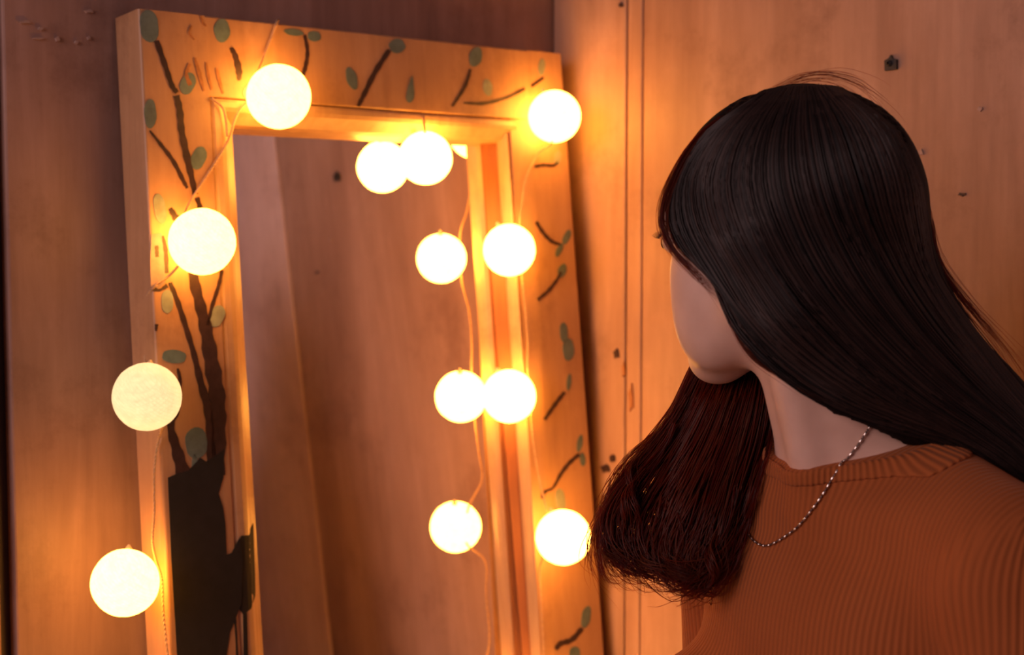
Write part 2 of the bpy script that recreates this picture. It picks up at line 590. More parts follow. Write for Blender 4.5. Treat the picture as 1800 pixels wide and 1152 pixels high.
RAIL_H = 0.085


def top_at(x, w=0.0):
    """top edge of the frame at column x"""
    y = 15 + (x - 243) * (95 - 15) / (987 - 243)
    return PP(x, y, w)


# left stile
L1A, L1 = line3((243, 15), (300, 1152))
L2A, L2 = line3((360, 30), (422, 1152))
zl = BOTZ
secT = [L1A + Wn * BACK, L1A, top_at(360), top_at(360) + Wn * BACK]
secB = [L1(zl) + Wn * BACK, L1(zl), L2(zl), L2(zl) + Wn * BACK]
link('stile', prism('stile', secT, secB, 0.003, [1]), M['frame'], parent=mir)
# right stile, its inner face bevelled
R1A, R1 = line3((987, 95), (1063, 1152))
R2A, R2 = line3((930, 89), (973, 1152))
R3A, R3 = line3((886, 84), (960, 1152), -0.006)
secT = [R1A + Wn * BACK, R1A, top_at(930), top_at(886, -0.006), top_at(886, -0.006) + Wn * (BACK + 0.006)]
secB = [R1(zl) + Wn * BACK, R1(zl), R2(zl), R3(zl), R3(zl) + Wn * (BACK + 0.006)]
link('stile', prism('stile', secT, secB, 0.003, [1, 2, 3]), M['frame'], parent=mir)
# top rail between the stiles
# lower edge: crack line (367,170)-(923,210)
def rail_low(x, w=0.0):
    return PP(x, 170 + (x - 367) * 40 / 556.0, w)
g = 0.0004
secL = [top_at(360.02, 0), rail_low(367.5), rail_low(367.5) + Wn * BACK, top_at(360.5) + Wn * BACK]
secR = [top_at(929, 0), rail_low(930.5), rail_low(930.5) + Wn * BACK, top_at(929) + Wn * BACK]
link('rail', prism('rail', secL, secR, 0.002, [0, 1]), M['frame'], parent=mir)
# bottom rail
zb = 0.11
secL = [L2(zl), L2(zb), L2(zb) + Wn * BACK, L2(zl) + Wn * BACK]
secR = [R3(zl) + Wn * 0.006, R3(zb) + Wn * 0.006, R3(zb) + Wn * BACK, R3(zl) + Wn * BACK]
link('rail', prism('rail', secL, secR, 0.0016), M['frame'], parent=mir)


# inner mouldings: rounded bead sloping in to the glass
def molding(a0, a1, in0, in1, back0, back1, name='molding', drop=0.0275):
    """outer line a0-a1 on the face, inner edge in0-in1 at depth drop"""
    ra, rb = [], []
    for (A, I, R) in ((a0, in0, ra), (a1, in1, rb)):
        d = I - A
        d = d - Wn * d.dot(Wn)
        R.append(A + d.normalized() * 0.001 - Wn * 0.006)
        R.append(A + d.normalized() * 0.002 - Wn * 0.0025)
        for t, h in ((0.16, -0.001), (0.34, -0.0015), (0.5, -0.004), (0.64, -0.0095), (0.8, -0.0145), (0.92, -0.018), (1.0, -drop)):
            R.append(A + d * t + Wn * h)
        R.append(A + d * 1.0 + Wn * MIRW)
        R.append(A + d.normalized() * 0.001 + Wn * MIRW)
    return prism(name, ra, rb, 0.0)


LiA, Li = line3((403, 205), (460, 1152), -0.0275)
zm = 0.12
m_top = rail_low(367.5)
inner_top_l = PP(404, 226, -0.0275)
inner_top_r = PP(893, 251, -0.0275)
link('molding', molding(m_top, L2(zb + 0.002), inner_top_l, Li(zb + 0.03), None, None), M['molding'], parent=mir)
link('molding', molding(rail_low(368.5), rail_low(905), inner_top_l, inner_top_r, None, None), M['molding'], parent=mir)
# right reveal: bead plus rabbet
R4A, R4 = line3((873, 230), (934, 1152), -0.0315)
R5A, R5 = line3((843, 245), (920, 1152), MIRW)
rt = PP(897, 248, -0.006); 
def sec_right(z):
    g0 = R3(z) - U * 0.0045                      # open groove beside the stile
    r4 = R4(z) - U * 0.001
    m1 = g0 * 0.8 + r4 * 0.2 + Wn * 0.0035 - U * 0.001
    m2 = g0 * 0.5 + r4 * 0.5 + Wn * 0.0030 - U * 0.0022
    m3 = g0 * 0.2 + r4 * 0.8 + Wn * 0.0010 - U * 0.0022
    r4b = R4(z) + U * 0.0035 - Wn * 0.0008       # undercut rabbet down to the glass
    r5 = R5(z) + U * 0.001
    return [g0 - Wn * 0.012, g0, m1, m2, m3, r4, r4 + U * 0.006]


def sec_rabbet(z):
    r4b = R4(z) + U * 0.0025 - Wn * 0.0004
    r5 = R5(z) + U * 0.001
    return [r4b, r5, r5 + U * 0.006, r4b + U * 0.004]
ztop = PP(893, 236, -0.02).z
link('molding', prism('molding', sec_right(ztop), sec_right(zb), 0.0), M['molding'], parent=mir)
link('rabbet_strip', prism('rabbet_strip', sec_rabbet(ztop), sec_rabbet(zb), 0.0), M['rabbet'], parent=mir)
# glass
ga, gb = PP(372, 180, MIRW), PP(925, 205, MIRW)
gl = box_between('mirror_glass', ga, gb - ga, (L2(zb - 0.02) - L2(zl + 1.0)).normalized() * ((ga.z - zb + 0.02) / math.cos(LEAN)), -Wn * 0.003)
link('mirror_glass', gl, M['mirror'], parent=mir)
bk = box_between('backing_board', ga - Wn * 0.0031, gb - ga, (L2(zb - 0.02) - L2(zl + 1.0)).normalized() * ((ga.z - zb + 0.02) / math.cos(LEAN)), -Wn * 0.0008)
link('backing_board', bk, M['gap'], parent=mir)


# painted leaves and branches: thin coats of paint on the frame
def coat(name, outline, w, mat, h=0.0005):
    a_ = [PP(x, y, w + 0.0001) for x, y in outline]
    b_ = [p + Wn * h for p in a_]
    return link(name, prism(name, a_, b_), mat, parent=mir)


def leaf(x, y, rx, ry, tilt=0, mat='leaf', w=0.0, point=0.0):
    t = math.radians(tilt)
    out = []
    for i in range(18):
        a_ = 2 * math.pi * i / 18
        ex = rx * math.cos(a_) * (1 + 0.07 * math.sin(4 * a_ + x))
        ey = ry * math.sin(a_)
        ex *= 1 - point * 0.5 * (1 - math.sin(a_))  # taper upwards
        out.append((x + ex * math.cos(t) - ey * math.sin(t), y + ex * math.sin(t) + ey * math.cos(t)))
    coat('painted_leaf', out, w, M[mat])


for a in ((262, 46, 17, 29, -8), (390, 54, 14, 21, 0), (330, 147, 13, 20, 18), (264, 200, 11, 26, 0), (349, 278, 13, 21, 18), (281, 367, 11, 27, -10, 'leaf_pale'),
          (294, 530, 11, 21, 0, 'leaf_pale'), (381, 556, 13, 20, 22, 'leaf_pale'), (306, 627, 22, 12, 5), (345, 779, 20, 28, 0), (342, 815, 5, 17, 0),
          (516, 57, 17, 6, 8), (552, 64, 12, 9, 10), (618, 138, 9, 21, -18), (698, 81, 14, 13, 0), (722, 157, 10, 24, 6, 'leaf', 0, 0.8), (836, 100, 11, 18, 15),
          (857, 154, 8, 15, -10, 'leaf_pale'), (437, 160, 9, 14, 20, 'leaf_pale'), (952, 118, 6, 15, 4, 'leaf_pale'), (980, 278, 6, 13, 8, 'leaf_pale'), (996, 417, 6, 14, 22), (983, 440, 5, 13, 25),
          (988, 476, 7, 13, 18), (991, 585, 7, 18, -4), (999, 615, 10, 20, 0), (1000, 672, 4, 15, 6), (1019, 780, 5, 16, 10), (1024, 808, 5, 12, -5),
          (985, 880, 9, 21, -8, 'leaf_pale'), (1030, 1085, 8, 20, 12), (1010, 1150, 10, 13, 0)):
    leaf(*a)


def stroke(pts, mat='branch', w=0.0, name='painted_branch'):
    q = catmull(pts, max(8, 5 * len(pts)))
    xy, wd = q[:, :2], np.maximum(q[:, 2], 1.5)
    t = np.gradient(xy, axis=0); t /= np.linalg.norm(t, axis=1, keepdims=True) + 1e-9
    nn = np.stack([-t[:, 1], t[:, 0]], 1)
    jit = 1 + 0.14 * np.sin(np.arange(len(q)) * 1.7 + pts[0][0])
    a_ = xy + nn * (wd * jit / 2)[:, None]; b_ = xy - nn * (wd * jit / 2)[:, None]
    n_ = len(q)
    lo = [PP(x, y, w + 0.0001) for x, y in np.vstack([a_, b_])]
    hi = [p + Wn * 0.0006 for p in lo]
    V_ = lo + hi; o = 2 * n_
    F_ = []
    for i in range(n_ - 1):
        F_ += [(o + i, o + i + 1, o + n_ + i + 1, o + n_ + i), (i, i + 1, o + i + 1, o + i), (n_ + i, n_ + i + 1, o + n_ + i + 1, o + n_ + i)]
    F_ += [(0, n_, o + n_, o), (n_ - 1, 2 * n_ - 1, o + 2 * n_ - 1, o + n_ - 1)]
    me = mesh_from(name, V_, F_); fix_normals(me)
    return link(name, me, M[mat], parent=mir)


for s in ([(275, 72, 9), (290, 115, 9), (302, 150, 8), (311, 163, 8)],
          [(310, 168, 10), (316, 195, 11), (319, 230, 11), (327, 270, 12), (336, 310, 10), (343, 342, 9)],
          [(346, 348, 8), (352, 372, 9), (352, 420, 14), (340, 480, 18), (350, 530, 18), (362, 580, 22), (372, 640, 26), (382, 700, 27), (384, 760, 25), (382, 835, 24)],
          [(263, 230, 3), (285, 258, 6), (305, 285, 7), (322, 318, 7), (329, 331, 4)],
          [(299, 367, 8), (310, 385, 11), (318, 402, 9)],
          [(299, 497, 7), (312, 530, 8), (325, 570, 9), (340, 620, 9), (352, 670, 12), (365, 720, 14), (370, 770, 14), (372, 835, 16)],
          [(390, 475, 5), (383, 505, 6), (372, 540, 6), (365, 572, 5)],
          [(312, 648, 4), (316, 670, 6), (313, 720, 6), (300, 748, 12), (310, 790, 18), (324, 838, 26)],
          [(406, 84, 7), (414, 100, 9), (420, 125, 11), (420, 142, 5)],
          [(535, 62, 5), (540, 90, 6), (537, 115, 7), (532, 132, 6)],
          [(684, 88, 8), (660, 125, 9), (640, 165, 8), (629, 187, 6)],
          [(827, 122, 4), (818, 150, 6), (805, 172, 5), (795, 187, 4)],
          [(815, 181, 3), (850, 182, 6), (890, 172, 5), (922, 156, 6)],
          [(934, 152, 5), (945, 144, 5), (955, 137, 4)],
          [(940, 293, 5), (955, 290, 5), (972, 291, 5), (980, 285, 3)],
          [(942, 390, 5), (955, 410, 6), (970, 425, 6), (985, 430, 5)],
          [(945, 527, 5), (965, 510, 6), (980, 490, 5), (986, 478, 4)],
          [(957, 738, 5), (975, 712, 7), (992, 690, 6)],
          [(953, 877, 6), (958, 865, 5), (972, 858, 4), (985, 835, 6), (1000, 815, 7), (1018, 799, 6)],
          [(977, 1142, 7), (985, 1132, 9), (1005, 1125, 9), (1023, 1105, 8)],
          [(286, 415, 4), (291, 440, 7), (293, 480, 6)], [(266, 506, 8), (280, 510, 4), (294, 502, 8)], [(275, 432, 6), (276, 452, 6)], [(275, 570, 6), (274, 582, 4)]):
    stroke(s)
for s in ([(342, 102, 4), (350, 130, 7), (358, 160, 3)], [(362, 110, 3), (366, 135, 5), (372, 158, 3)], [(333, 112, 5), (327, 130, 6), (334, 150, 8)], [(336, 45, 3), (332, 58, 3), (341, 70, 2)], [(352, 28, 3), (356, 40, 4), (362, 46, 3)], [(380, 120, 4), (385, 140, 6), (392, 165, 3)]):
    stroke(s, 'scuff', name='paint_scuff')
coat('paint_chip', [(266, 412), (284, 410), (291, 440), (290, 498), (277, 508), (265, 504), (264, 460)], 0.0, M['bare'], 0.0003)
trunk = [(295, 840), (313, 832), (330, 828), (352, 805), (362, 812), (394, 790), (392, 840), (384, 868), (392, 893), (396, 922), (398, 976), (407, 972), (421, 945), (426, 985), (424, 1062), (404, 1112), (398, 1152), (400, 1300), (404, 1800), (330, 1800), (318, 1300), (311, 1152), (301, 985)]
coat('painted_trunk', trunk, 0.0, M['trunk'], 0.0007)
stroke([(412, 1080, 4), (415, 1120, 3), (418, 1200, 3)], 'trunk', name='paint_drip')

# trunk paint that runs onto the bead: thin shell draped on the moulding
mold_bvh = None


def drape(name, outline, mat, objs, lift=0.0007, n=14):
    """paint poly draped over mesh surfaces along the view rays (real thin coat)"""
    xs = [p[0] for p in outline]; ys = [p[1] for p in outline]
    bvhs = []
    for o in objs:
        vs = [o.matrix_world @ v.co for v in o.data.vertices]
        bvhs.append(BVHTree.FromPolygons(vs, [p.vertices[:] for p in o.data.polygons]))
    y0, y1 = min(ys), max(ys)
    rows = []
    for i in range(n + 1):
        y = y0 + (y1 - y0) * (i + 0.001) / (n + 0.002)
        hit = []
        for k in range(len(outline)):
            (xa, ya), (xb, yb) = outline[k], outline[(k + 1) % len(outline)]
            if (ya <= y) != (yb <= y): hit.append(xa + (y - ya) / (yb - ya) * (xb - xa))
        if len(hit) < 2: continue
        a_, b_ = min(hit), max(hit)
        row = []
        for j in range(9):
            x = a_ + (b_ - a_) * j / 8
            best = None
            r_ = ray(x, y).normalized()
            for bv in bvhs:
                h_ = bv.ray_cast(CAM, r_)
                if h_[0] is not None and (best is None or h_[3] < best): best = h_[3]
            row.append(None if best is None else CAM + r_ * (best - lift))
        if all(p is not None for p in row): rows.append(row)
    if len(rows) < 2: return
    V_ = [p for r_ in rows for p in r_]
    k = 9
    F_ = [(i * k + j, i * k + j + 1, (i + 1) * k + j + 1, (i + 1) * k + j) for i in range(len(rows) - 1) for j in range(k - 1)]
    me = mesh_from(name, V_, F_)
    o = link(name, me, M[mat], parent=mir)
    s_ = o.modifiers.new('thickness', 'SOLIDIFY'); s_.thickness = 0.0004; s_.offset = 0
    return o


bpy.context.view_layer.update()
mold_objs = [o for o in mir.children if o.name.startswith('molding') or o.name.startswith('stile')]
drape('painted_trunk', [(421, 946), (430, 934), (434, 942), (445, 920), (448, 1000), (449, 1046), (442, 1070), (428, 1082), (420, 1070), (421, 1000)], 'trunk', mold_objs)
drape('paint_drip', [(427, 1078), (434, 1078), (436, 1152), (440, 1300), (430, 1300), (428, 1152)], 'trunk', mold_objs)

# ------------------------------------------------------------------ ball lights and cord
bulbs = [
    (490, 170, 113, 0.037, 1.00, 'glowing cotton ball light hanging before the left part of the top rail'),
    (748, 278, 94, -0.004, 1.35, 'glowing cotton ball light hanging below the top rail before the glass'),
    (975, 205, 92, 0.033, 1.25, 'glowing cotton ball light on the top right corner of the mirror frame'),
    (355, 425, 117, 0.037, 0.95, 'bright cotton ball light on the left stile below the top corner'),
    (895, 440, 92, 0.02, 1.35, 'upper cotton ball light on the inner edge of the right stile'),
    (258, 698, 120, 0.036, 0.42, 'dimmer yellow cotton ball light on the left edge of the frame'),
    (895, 697, 94, 0.0, 1.35, 'lower cotton ball light on the inner edge of the right stile'),
    (220, 1025, 118, 0.000, 1.00, 'glowing cotton ball light hanging beside the wall at lower left'),
    (990, 945, 97, 0.058, 1.30, 'cotton ball light on the right stile next to the curled hair'),
    (262, 1352, 118, 0.036, 0.9, 'cotton ball light on the left stile below the bottom of the photo'),
    (955, 1262, 98, 0.02, 1.1, 'cotton ball light on the right stile below the bottom of the photo'),
]
bm = bmesh.new()
bmesh.ops.create_icosphere(bm, subdivisions=5, radius=1.0)
from mathutils import noise as mnoise
for v in bm.verts:
    v.co *= 1 + 0.006 * mnoise.noise(v.co * 9) + 0.012 * mnoise.noise(v.co * 1.7)
for f in bm.faces: f.smooth = True
ball_me = bpy.data.meshes.new('cotton_shell'); bm.to_mesh(ball_me); bm.free()
bulb_c = []
for i, (x, y, d, w, st, lab) in enumerate(bulbs):
    c = PP(x, y, w)
    r = d / 2 / F_PX * (c - CAM).dot(FWD)
    bulb_c.append((c, r))
    e = empty('ball_light', c, lab, 'light', 'cotton ball lights of the string around the mirror')
    me = ball_me.copy()
    rot = Matrix.Rotation(i * 1.3, 3, 'X') @ Matrix.Rotation(i * 0.7, 3, 'Z')
    me.transform((rot * r).to_4x4())
    me.transform(Matrix.Translation(c))
    o = link('cotton_shell', me, bulb_mat('cotton_ball_glow', BULB_STRENGTH * st) if st > 0.5 else bulb_mat('cotton_ball_dim_glow', 1.0, (1.1, 0.80, 0.38)), parent=e)
    # lamp holder at the back of the ball
    sd = (-Wn * 0.35 + Zv * 0.9 + U * (0.3 if x < 600 else -0.2)).normalized()
    V, Fq = tubes(np.array([[list(c + sd * (r - 0.004)), list(c + sd * (r + 0.002)), list(c + sd * (r + 0.006))]]), np.array([[0.0036, 0.0034, 0.0012]]), 10)
    link('lamp_holder', mesh_np('lamp_holder', V, Fq), M['socket'], parent=e)


def cord(name, pts, label, r=0.0011):
    p3 = [PP(x, y, w) for x, y, w in pts]
    n = 26 * len(pts)
    base = catmull(p3, n)
    t = np.arange(n) * 0.9
    tan = np.gradient(base, axis=0); tan /= np.linalg.norm(tan, axis=1, keepdims=True)
    a_ = np.cross(tan, np.array(list(Wn))); a_ /= np.linalg.norm(a_, axis=1, keepdims=True)
    b_ = np.cross(tan, a_)
    off = 0.0008 * (np.cos(t)[:, None] * a_ + np.sin(t)[:, None] * b_)
    pa = np.stack([base + off, base - off])
    V, Fq = tubes(pa, np.full((2, n), r * 0.8), 6)
    return link(name, mesh_np(name, V, Fq), M['cord'], label=label, cat='cord')


cord('light_cord', [(489, 36, -0.03), (487, 39, 0.002), (478, 64, 0.003), (462, 105, 0.006), (452, 135, 0.03), (452, 165, 0.03), (432, 182, 0.004), (414, 208, 0.004), (402, 246, 0.002), (376, 290, 0.003), (350, 330, 0.004), (332, 360, 0.008), (322, 385, 0.03)],
     'thin twisted cream cord crossing the top left corner of the frame')
cord('light_cord', [(372, 173, 0.003), (380, 178, 0.003), (392, 190, 0.003), (398, 215, 0.002), (400, 240, 0.002)], 'short loop of cream cord at the inner top left corner')
cord('light_cord', [(318, 462, 0.03), (296, 486, 0.006), (270, 505, 0.003), (256, 530, -0.02), (254, 590, -0.03), (256, 640, -0.02), (262, 668, 0.01), (285, 700, 0.03), (288, 740, 0.03), (278, 775, 0.003), (271, 830, 0.002), (271, 900, 0.002), (268, 950, 0.002), (274, 985, 0.002), (284, 1020, 0.002), (287, 1080, 0.002), (294, 1150, 0.002), (303, 1250, 0.002), (300, 1310, 0.03)],
     'thin twisted cream cord running down the left edge of the frame')
cord('light_cord', [(986, 160, 0.0), (972, 245, 0.035), (948, 268, 0.006), (926, 310, 0.006), (918, 360, 0.008), (914, 400, 0.012), (917, 480, 0.012), (923, 540, 0.008), (928, 600, 0.008), (928, 652, 0.008), (934, 740, 0.008), (941, 800, 0.008), (950, 850, 0.01), (962, 905, 0.03), (958, 968, 0.03), (949, 1000, 0.006), (951, 1060, 0.006), (956, 1152, 0.006), (958, 1225, 0.02)],
     'thin twisted cream cord running down the right stile between lights')
cord('light_cord', [(744, 204, -0.001), (745, 214, 0.003), (746, 224, 0.008), (747, 234, 0.008), (748, 242, 0.004)], 'short end of cream cord under the middle of the top rail')

# ------------------------------------------------------------------ the woman
def basis(front):
    f = Vector(front).normalized()
    l = Vector((0, 0, 1)).cross(f).normalized()
    u = f.cross(l).normalized()
    return l, f, u


PHI = math.radians(44)                                   # the head looks away, at the mirror
Lh, Fh, Uh = basis((-math.cos(PHI), math.sin(PHI), -0.10))
HO = P(1376, 408, 1.17)
PSI = math.radians(27)                                   # the chest is turned a little to the camera
Lb, Fb, Ub = basis((-math.cos(PSI), -math.sin(PSI), 0.0))
NB = P(1482, 782, 1.185)                                 # middle of the neck at the collar
NEARD = 1.17

HR = np.array([list(Lh), list(Fh), list(Uh)], np.float32)   # rows: axes
BR = np.array([list(Lb), list(Fb), list(Ub)], np.float32)
ho = np.array(list(HO), np.float32); nb = np.array(list(NB), np.float32)


def to_h(p): return (p - ho) @ HR.T
def to_b(p): return (p - nb) @ BR.T
def h2w(v): return HO + Lh * v[0] + Fh * v[1] + Uh * v[2]
def b2w(v): return NB + Lb * v[0] + Fb * v[1] + Ub * v[2]


def head_sdf(q):
    d = ell(q, (0, -0.014, 0.03), (0.074, 0.092, 0.078))
    d = smin(d, ell(q, (0, 0.028, -0.022), (0.058, 0.060, 0.080)), 0.02)
    for s in (-1, 1):
        d = smin(d, cone(q, (s * 0.050, 0.004, -0.052), (s * 0.010, 0.070, -0.097), 0.019, 0.0145), 0.025)
        d = smin(d, ell(q, (s * 0.040, 0.050, -0.028), (0.026, 0.026, 0.032)), 0.02)
        d = smin(d, ell(q, (s * 0.028, 0.078, 0.018), (0.024, 0.014, 0.010)), 0.014)
        d = smax(d, -ell(q, (s * 0.031, 0.099, 0.000), (0.017, 0.014, 0.012)), 0.010)
        d = smin(d, ell(q, (s * 0.031, 0.079, 0.000), (0.0165, 0.0135, 0.0115)), 0.004)
        d = smin(d, ell(q, (s * 0.010, 0.094, -0.036), (0.008, 0.010, 0.007)), 0.005)
        ear = ell(q, (s * 0.071, -0.012, -0.012), (0.008, 0.018, 0.030))
        d = smin(d, smax(ear, -ell(q, (s * 0.080, -0.010, -0.008), (0.006, 0.011, 0.02)), 0.004), 0.006)
    for s in (-1, 1):
        d = smin(d, ell(q, (s * 0.034, 0.054, -0.066), (0.026, 0.026, 0.036)), 0.02)
    d = smin(d, cone(q, (0, 0.086, 0.010), (0, 0.104, -0.031), 0.0075, 0.0095), 0.010)
    d = smin(d, ell(q, (0, 0.080, -0.060), (0.025, 0.016, 0.018)), 0.014)
    d = smin(d, ell(q, (0, 0.0935, -0.0555), (0.021, 0.007, 0.0045)), 0.004)
    d = smin(d, ell(q, (0, 0.0925, -0.0655), (0.018, 0.007, 0.0055)), 0.004)
    d = smin(d, ell(q, (0, 0.072, -0.098), (0.020, 0.016, 0.014)), 0.02)
    return d


def torso_sdf(q):
    d = ell(q, (0, -0.012, -0.25), (0.140, 0.098, 0.20))
    d = smin(d, ell(q, (0, -0.008, -0.125), (0.145, 0.078, 0.085)), 0.05)
    for s in (-1, 1):
        d = smin(d, cone(q, (s * 0.03, -0.03, -0.024), (s * 0.150, -0.02, -0.062), 0.042, 0.048), 0.05)
        d = smin(d, ell(q, (s * 0.072, 0.088, -0.255), (0.064, 0.060, 0.068)), 0.045)
    d = smin(d, ell(q, (0, -0.010, -0.42), (0.122, 0.086, 0.14)), 0.06)
    d = smin(d, ell(q, (0, -0.018, -0.59), (0.168, 0.112, 0.14)), 0.06)
    return d


def arms_sdf(q):
    d = None
    for s in (-1, 1):
        a = cone(q, (s * 0.164, -0.018, -0.078), (s * 0.205, -0.045, -0.37), 0.050, 0.040)
        a = smin(a, cone(q, (s * 0.205, -0.045, -0.37), (s * 0.175, 0.13, -0.545), 0.039, 0.029), 0.02)
        d = a if d is None else np.minimum(d, a)
    return d


# neck: from the collar up into the skull
nk_lo = to_b(np.array([list(b2w((0, -0.022, -0.06)))], np.float32))[0]
nk_hi_w = h2w((0.0, -0.020, -0.055))


def neck_sdf(p):
    a = np.array(list(b2w((0.0, -0.020, -0.05))), np.float32)
    b = np.array(list(nk_hi_w), np.float32)
    return cone(p, a, b, 0.057, 0.050)


def body_sdf(p):
    q = to_b(p)
    d = smin(head_sdf(to_h(p)), neck_sdf(p), 0.022)
    t = ell(q, (0, -0.008, -0.125), (0.145, 0.078, 0.085))
    for s in (-1, 1):
        t = smin(t, cone(q, (s * 0.03, -0.03, -0.026), (s * 0.150, -0.02, -0.064), 0.040, 0.045), 0.05)
        # collar bones
        t = smin(t, cone(q, (s * 0.018, 0.046, -0.050), (s * 0.13, 0.004, -0.045), 0.010, 0.012), 0.02)
        # neck muscle from behind the ear to the pit of the neck
    d = smin(d, t, 0.035)
    for s in (-1, 1):
        a_ = np.array(list(h2w((s * 0.052, -0.02, -0.045))), np.float32); b_ = np.array(list(b2w((s * 0.016, 0.038, -0.045))), np.float32)
        d = smin(d, cone(p, a_, b_, 0.014, 0.010), 0.018)
    cut = -(q[:, 2] + 0.17)                              # body goes on inside the sweater
    return smax(d, cut, 0.01)


wom = empty('person', Vector((NB.x, NB.y, 0)), 'woman with long dark hair in a ribbed rust sweater, face turned to the mirror', 'person')

lo = np.minimum(ho, nb) - np.array([0.19, 0.19, 0.26]); hi = np.maximum(ho, nb) + np.array([0.19, 0.19, 0.16])
lo[2] = nb[2] - 0.19; hi[2] = ho[2] + 0.14
V, Fq = surface_nets(body_sdf, lo, hi, 0.0032)
V = lax_smooth(V, Fq, 2, 0.4)
body_me = mesh_np('body', V, Fq)
body = link('body', body_me, M['skin'], parent=wom)

for s in (-1, 1):
    bm = bmesh.new(); bmesh.ops.create_uvsphere(bm, u_segments=20, v_segments=12, radius=0.0122)
    bmesh.ops.scale(bm, vec=(1, 1, 0.62), verts=bm.verts)
    bm.transform(Matrix(((Lh.x, Fh.x, Uh.x, 0), (Lh.y, Fh.y, Uh.y, 0), (Lh.z, Fh.z, Uh.z, 0), (0, 0, 0, 1))))
    bmesh.ops.translate(bm, vec=h2w((s * 0.031, 0.0815, 0.0)), verts=bm.verts)
    me = bpy.data.meshes.new('eye'); bm.to_mesh(me); bm.free()
    eo = link('eye', me, M['eye'], parent=wom)
    V, Fq = tubes(np.array([[list(h2w((s * 0.031, 0.0925, 0))), list(h2w((s * 0.031, 0.0940, 0))), list(h2w((s * 0.031, 0.0942, 0)))]]), np.array([[0.0056, 0.0054, 0.0001]]), 16)
    io = bpy.data.objects.new('iris', mesh_np('iris', V, Fq)); C.objects.link(io); io.data.materials.append(M['iris']); io.parent = eo
    io.matrix_parent_inverse = Matrix.Translation(-wom.location) @ Matrix.Identity(4) if False else Matrix.Identity(4)
    io.location = (0, 0, 0)
    # brow and lashes
    pa = []
    for k in range(16):
        t = k / 15
        x0 = s * (0.014 + 0.034 * t); 
        z0 = 0.021 + 0.006 * math.sin(2.4 * t) + random.uniform(-0.001, 0.001)
        y0 = 0.0935 - 0.016 * t * t
        a = h2w((x0, y0, z0)); b_ = h2w((x0 + s * 0.006, y0 + 0.0006 - 0.003 * t, z0 + 0.002 * (1 - 1.5 * t)))
        pa.append([list(a), list((a + b_) / 2 + Fh * 0.0006), list(b_)])
    V, Fq = tubes(np.array(pa), np.tile(np.array([0.0009, 0.0008, 0.0002]), (16, 1)), 4)
    link('eyebrow', mesh_np('eyebrow', V, Fq), M['hair_core'], parent=wom)
    pa = []
    for k in range(22):
        t = k / 21
        x0 = s * (0.018 + 0.027 * t); z0 = 0.0035 + 0.0035 * math.sin(math.pi * t)
        y0 = 0.0935 - 0.010 * (abs(t - 0.35)) ** 1.5
        a = h2w((x0, y0, z0)); b_ = h2w((x0 + s * 0.004 * (t - 0.2), y0 + 0.0050, z0 + 0.0030))
        pa.append([list(a), list((a + b_) / 2 - Uh * 0.0008), list(b_)])
    V, Fq = tubes(np.array(pa), np.tile(np.array([0.0003, 0.00025, 0.0001]), (22, 1)), 3)
    link('eyelashes', mesh_np('eyelashes', V, Fq), M['hair_core'], parent=wom, kind='stuff')
# lips as a thin skin over the mouth
def lips_sdf(p):
    q = to_h(p)
    d = np.minimum(ell(q, (0, 0.0943, -0.0555), (0.0205, 0.0070, 0.0042)), ell(q, (0, 0.0933, -0.0655), (0.0175, 0.0070, 0.0052)))
    return d
c_ = np.array(list(h2w((0, 0.094, -0.06))), np.float32)
V, Fq = surface_nets(lips_sdf, c_ - 0.03, c_ + 0.03, 0.0011)
link('lips', mesh_np('lips', V, Fq), M['lips'], parent=wom)

# ---- sweater
def hole_sdf(q):
    """neck opening: everything above a plane tilted down to the front, near the neck"""
    top = (HOLE_Z + 0.30 * (0.055 - q[:, 1]) - q[:, 2])
    return smax(top, np.sqrt((q[:, 0] / 1.0) ** 2 + (q[:, 1] + 0.008) ** 2) - 0.105, 0.01)


HOLE_Z = -0.0105


def cloth_sdf(q):
    d = torso_sdf(q)
    d = smin(d, arms_sdf(q), 0.022)
    p = q @ BR + nb
    d = smin(d, neck_sdf(p) - 0.001, 0.036)
    for s in (-1, 1):
        d = smin(d, cone(q, (s * 0.018, 0.046, -0.050), (s * 0.13, 0.004, -0.045), 0.010, 0.012), 0.02)
        a_ = np.array(list(h2w((s * 0.052, -0.02, -0.045))), np.float32); b_ = np.array(list(b2w((s * 0.016, 0.038, -0.045))), np.float32)
        d = smin(d, cone(p, a_, b_, 0.014, 0.010), 0.018)
    return d - 0.0055


def sweater_sdf(p):
    q = to_b(p)
    d = cloth_sdf(q)
    d = np.maximum(d, -hole_sdf(q))
    d = smax(d, -(q[:, 2] + 0.60), 0.01)
    d = np.maximum(d, -(cone(q, (0.160, 0.215, -0.630), (0.1745, 0.133, -0.547), 0.06, 0.06)))
    d = np.maximum(d, -(cone(q, (-0.160, 0.215, -0.630), (-0.1745, 0.133, -0.547), 0.06, 0.06)))
    return d


# ribbed knit
m, nt, b = new_mat('rust_rib_knit')
L = nt.links.new
def sine_of(attr):
    at = nt.nodes.new('ShaderNodeAttribute'); at.attribute_name = attr
    sn = nt.nodes.new('ShaderNodeMath'); sn.operation = 'SINE'
    mu = nt.nodes.new('ShaderNodeMath'); mu.operation = 'MULTIPLY'; mu.inputs[1].default_value = 2 * math.pi / 0.0046
    L(at.outputs['Fac'], mu.inputs[0]); L(mu.outputs[0], sn.inputs[0])
    return sn
s1, s2 = sine_of('rib'), sine_of('rib_sleeve')
am = nt.nodes.new('ShaderNodeAttribute'); am.attribute_name = 'sleeve'
sn = nt.nodes.new('ShaderNodeMix'); sn.data_type = 'FLOAT'
L(am.outputs['Fac'], sn.inputs[0]); L(s1.outputs[0], sn.inputs[2]); L(s2.outputs[0], sn.inputs[3])
tc = nt.nodes.new('ShaderNodeTexCoord')
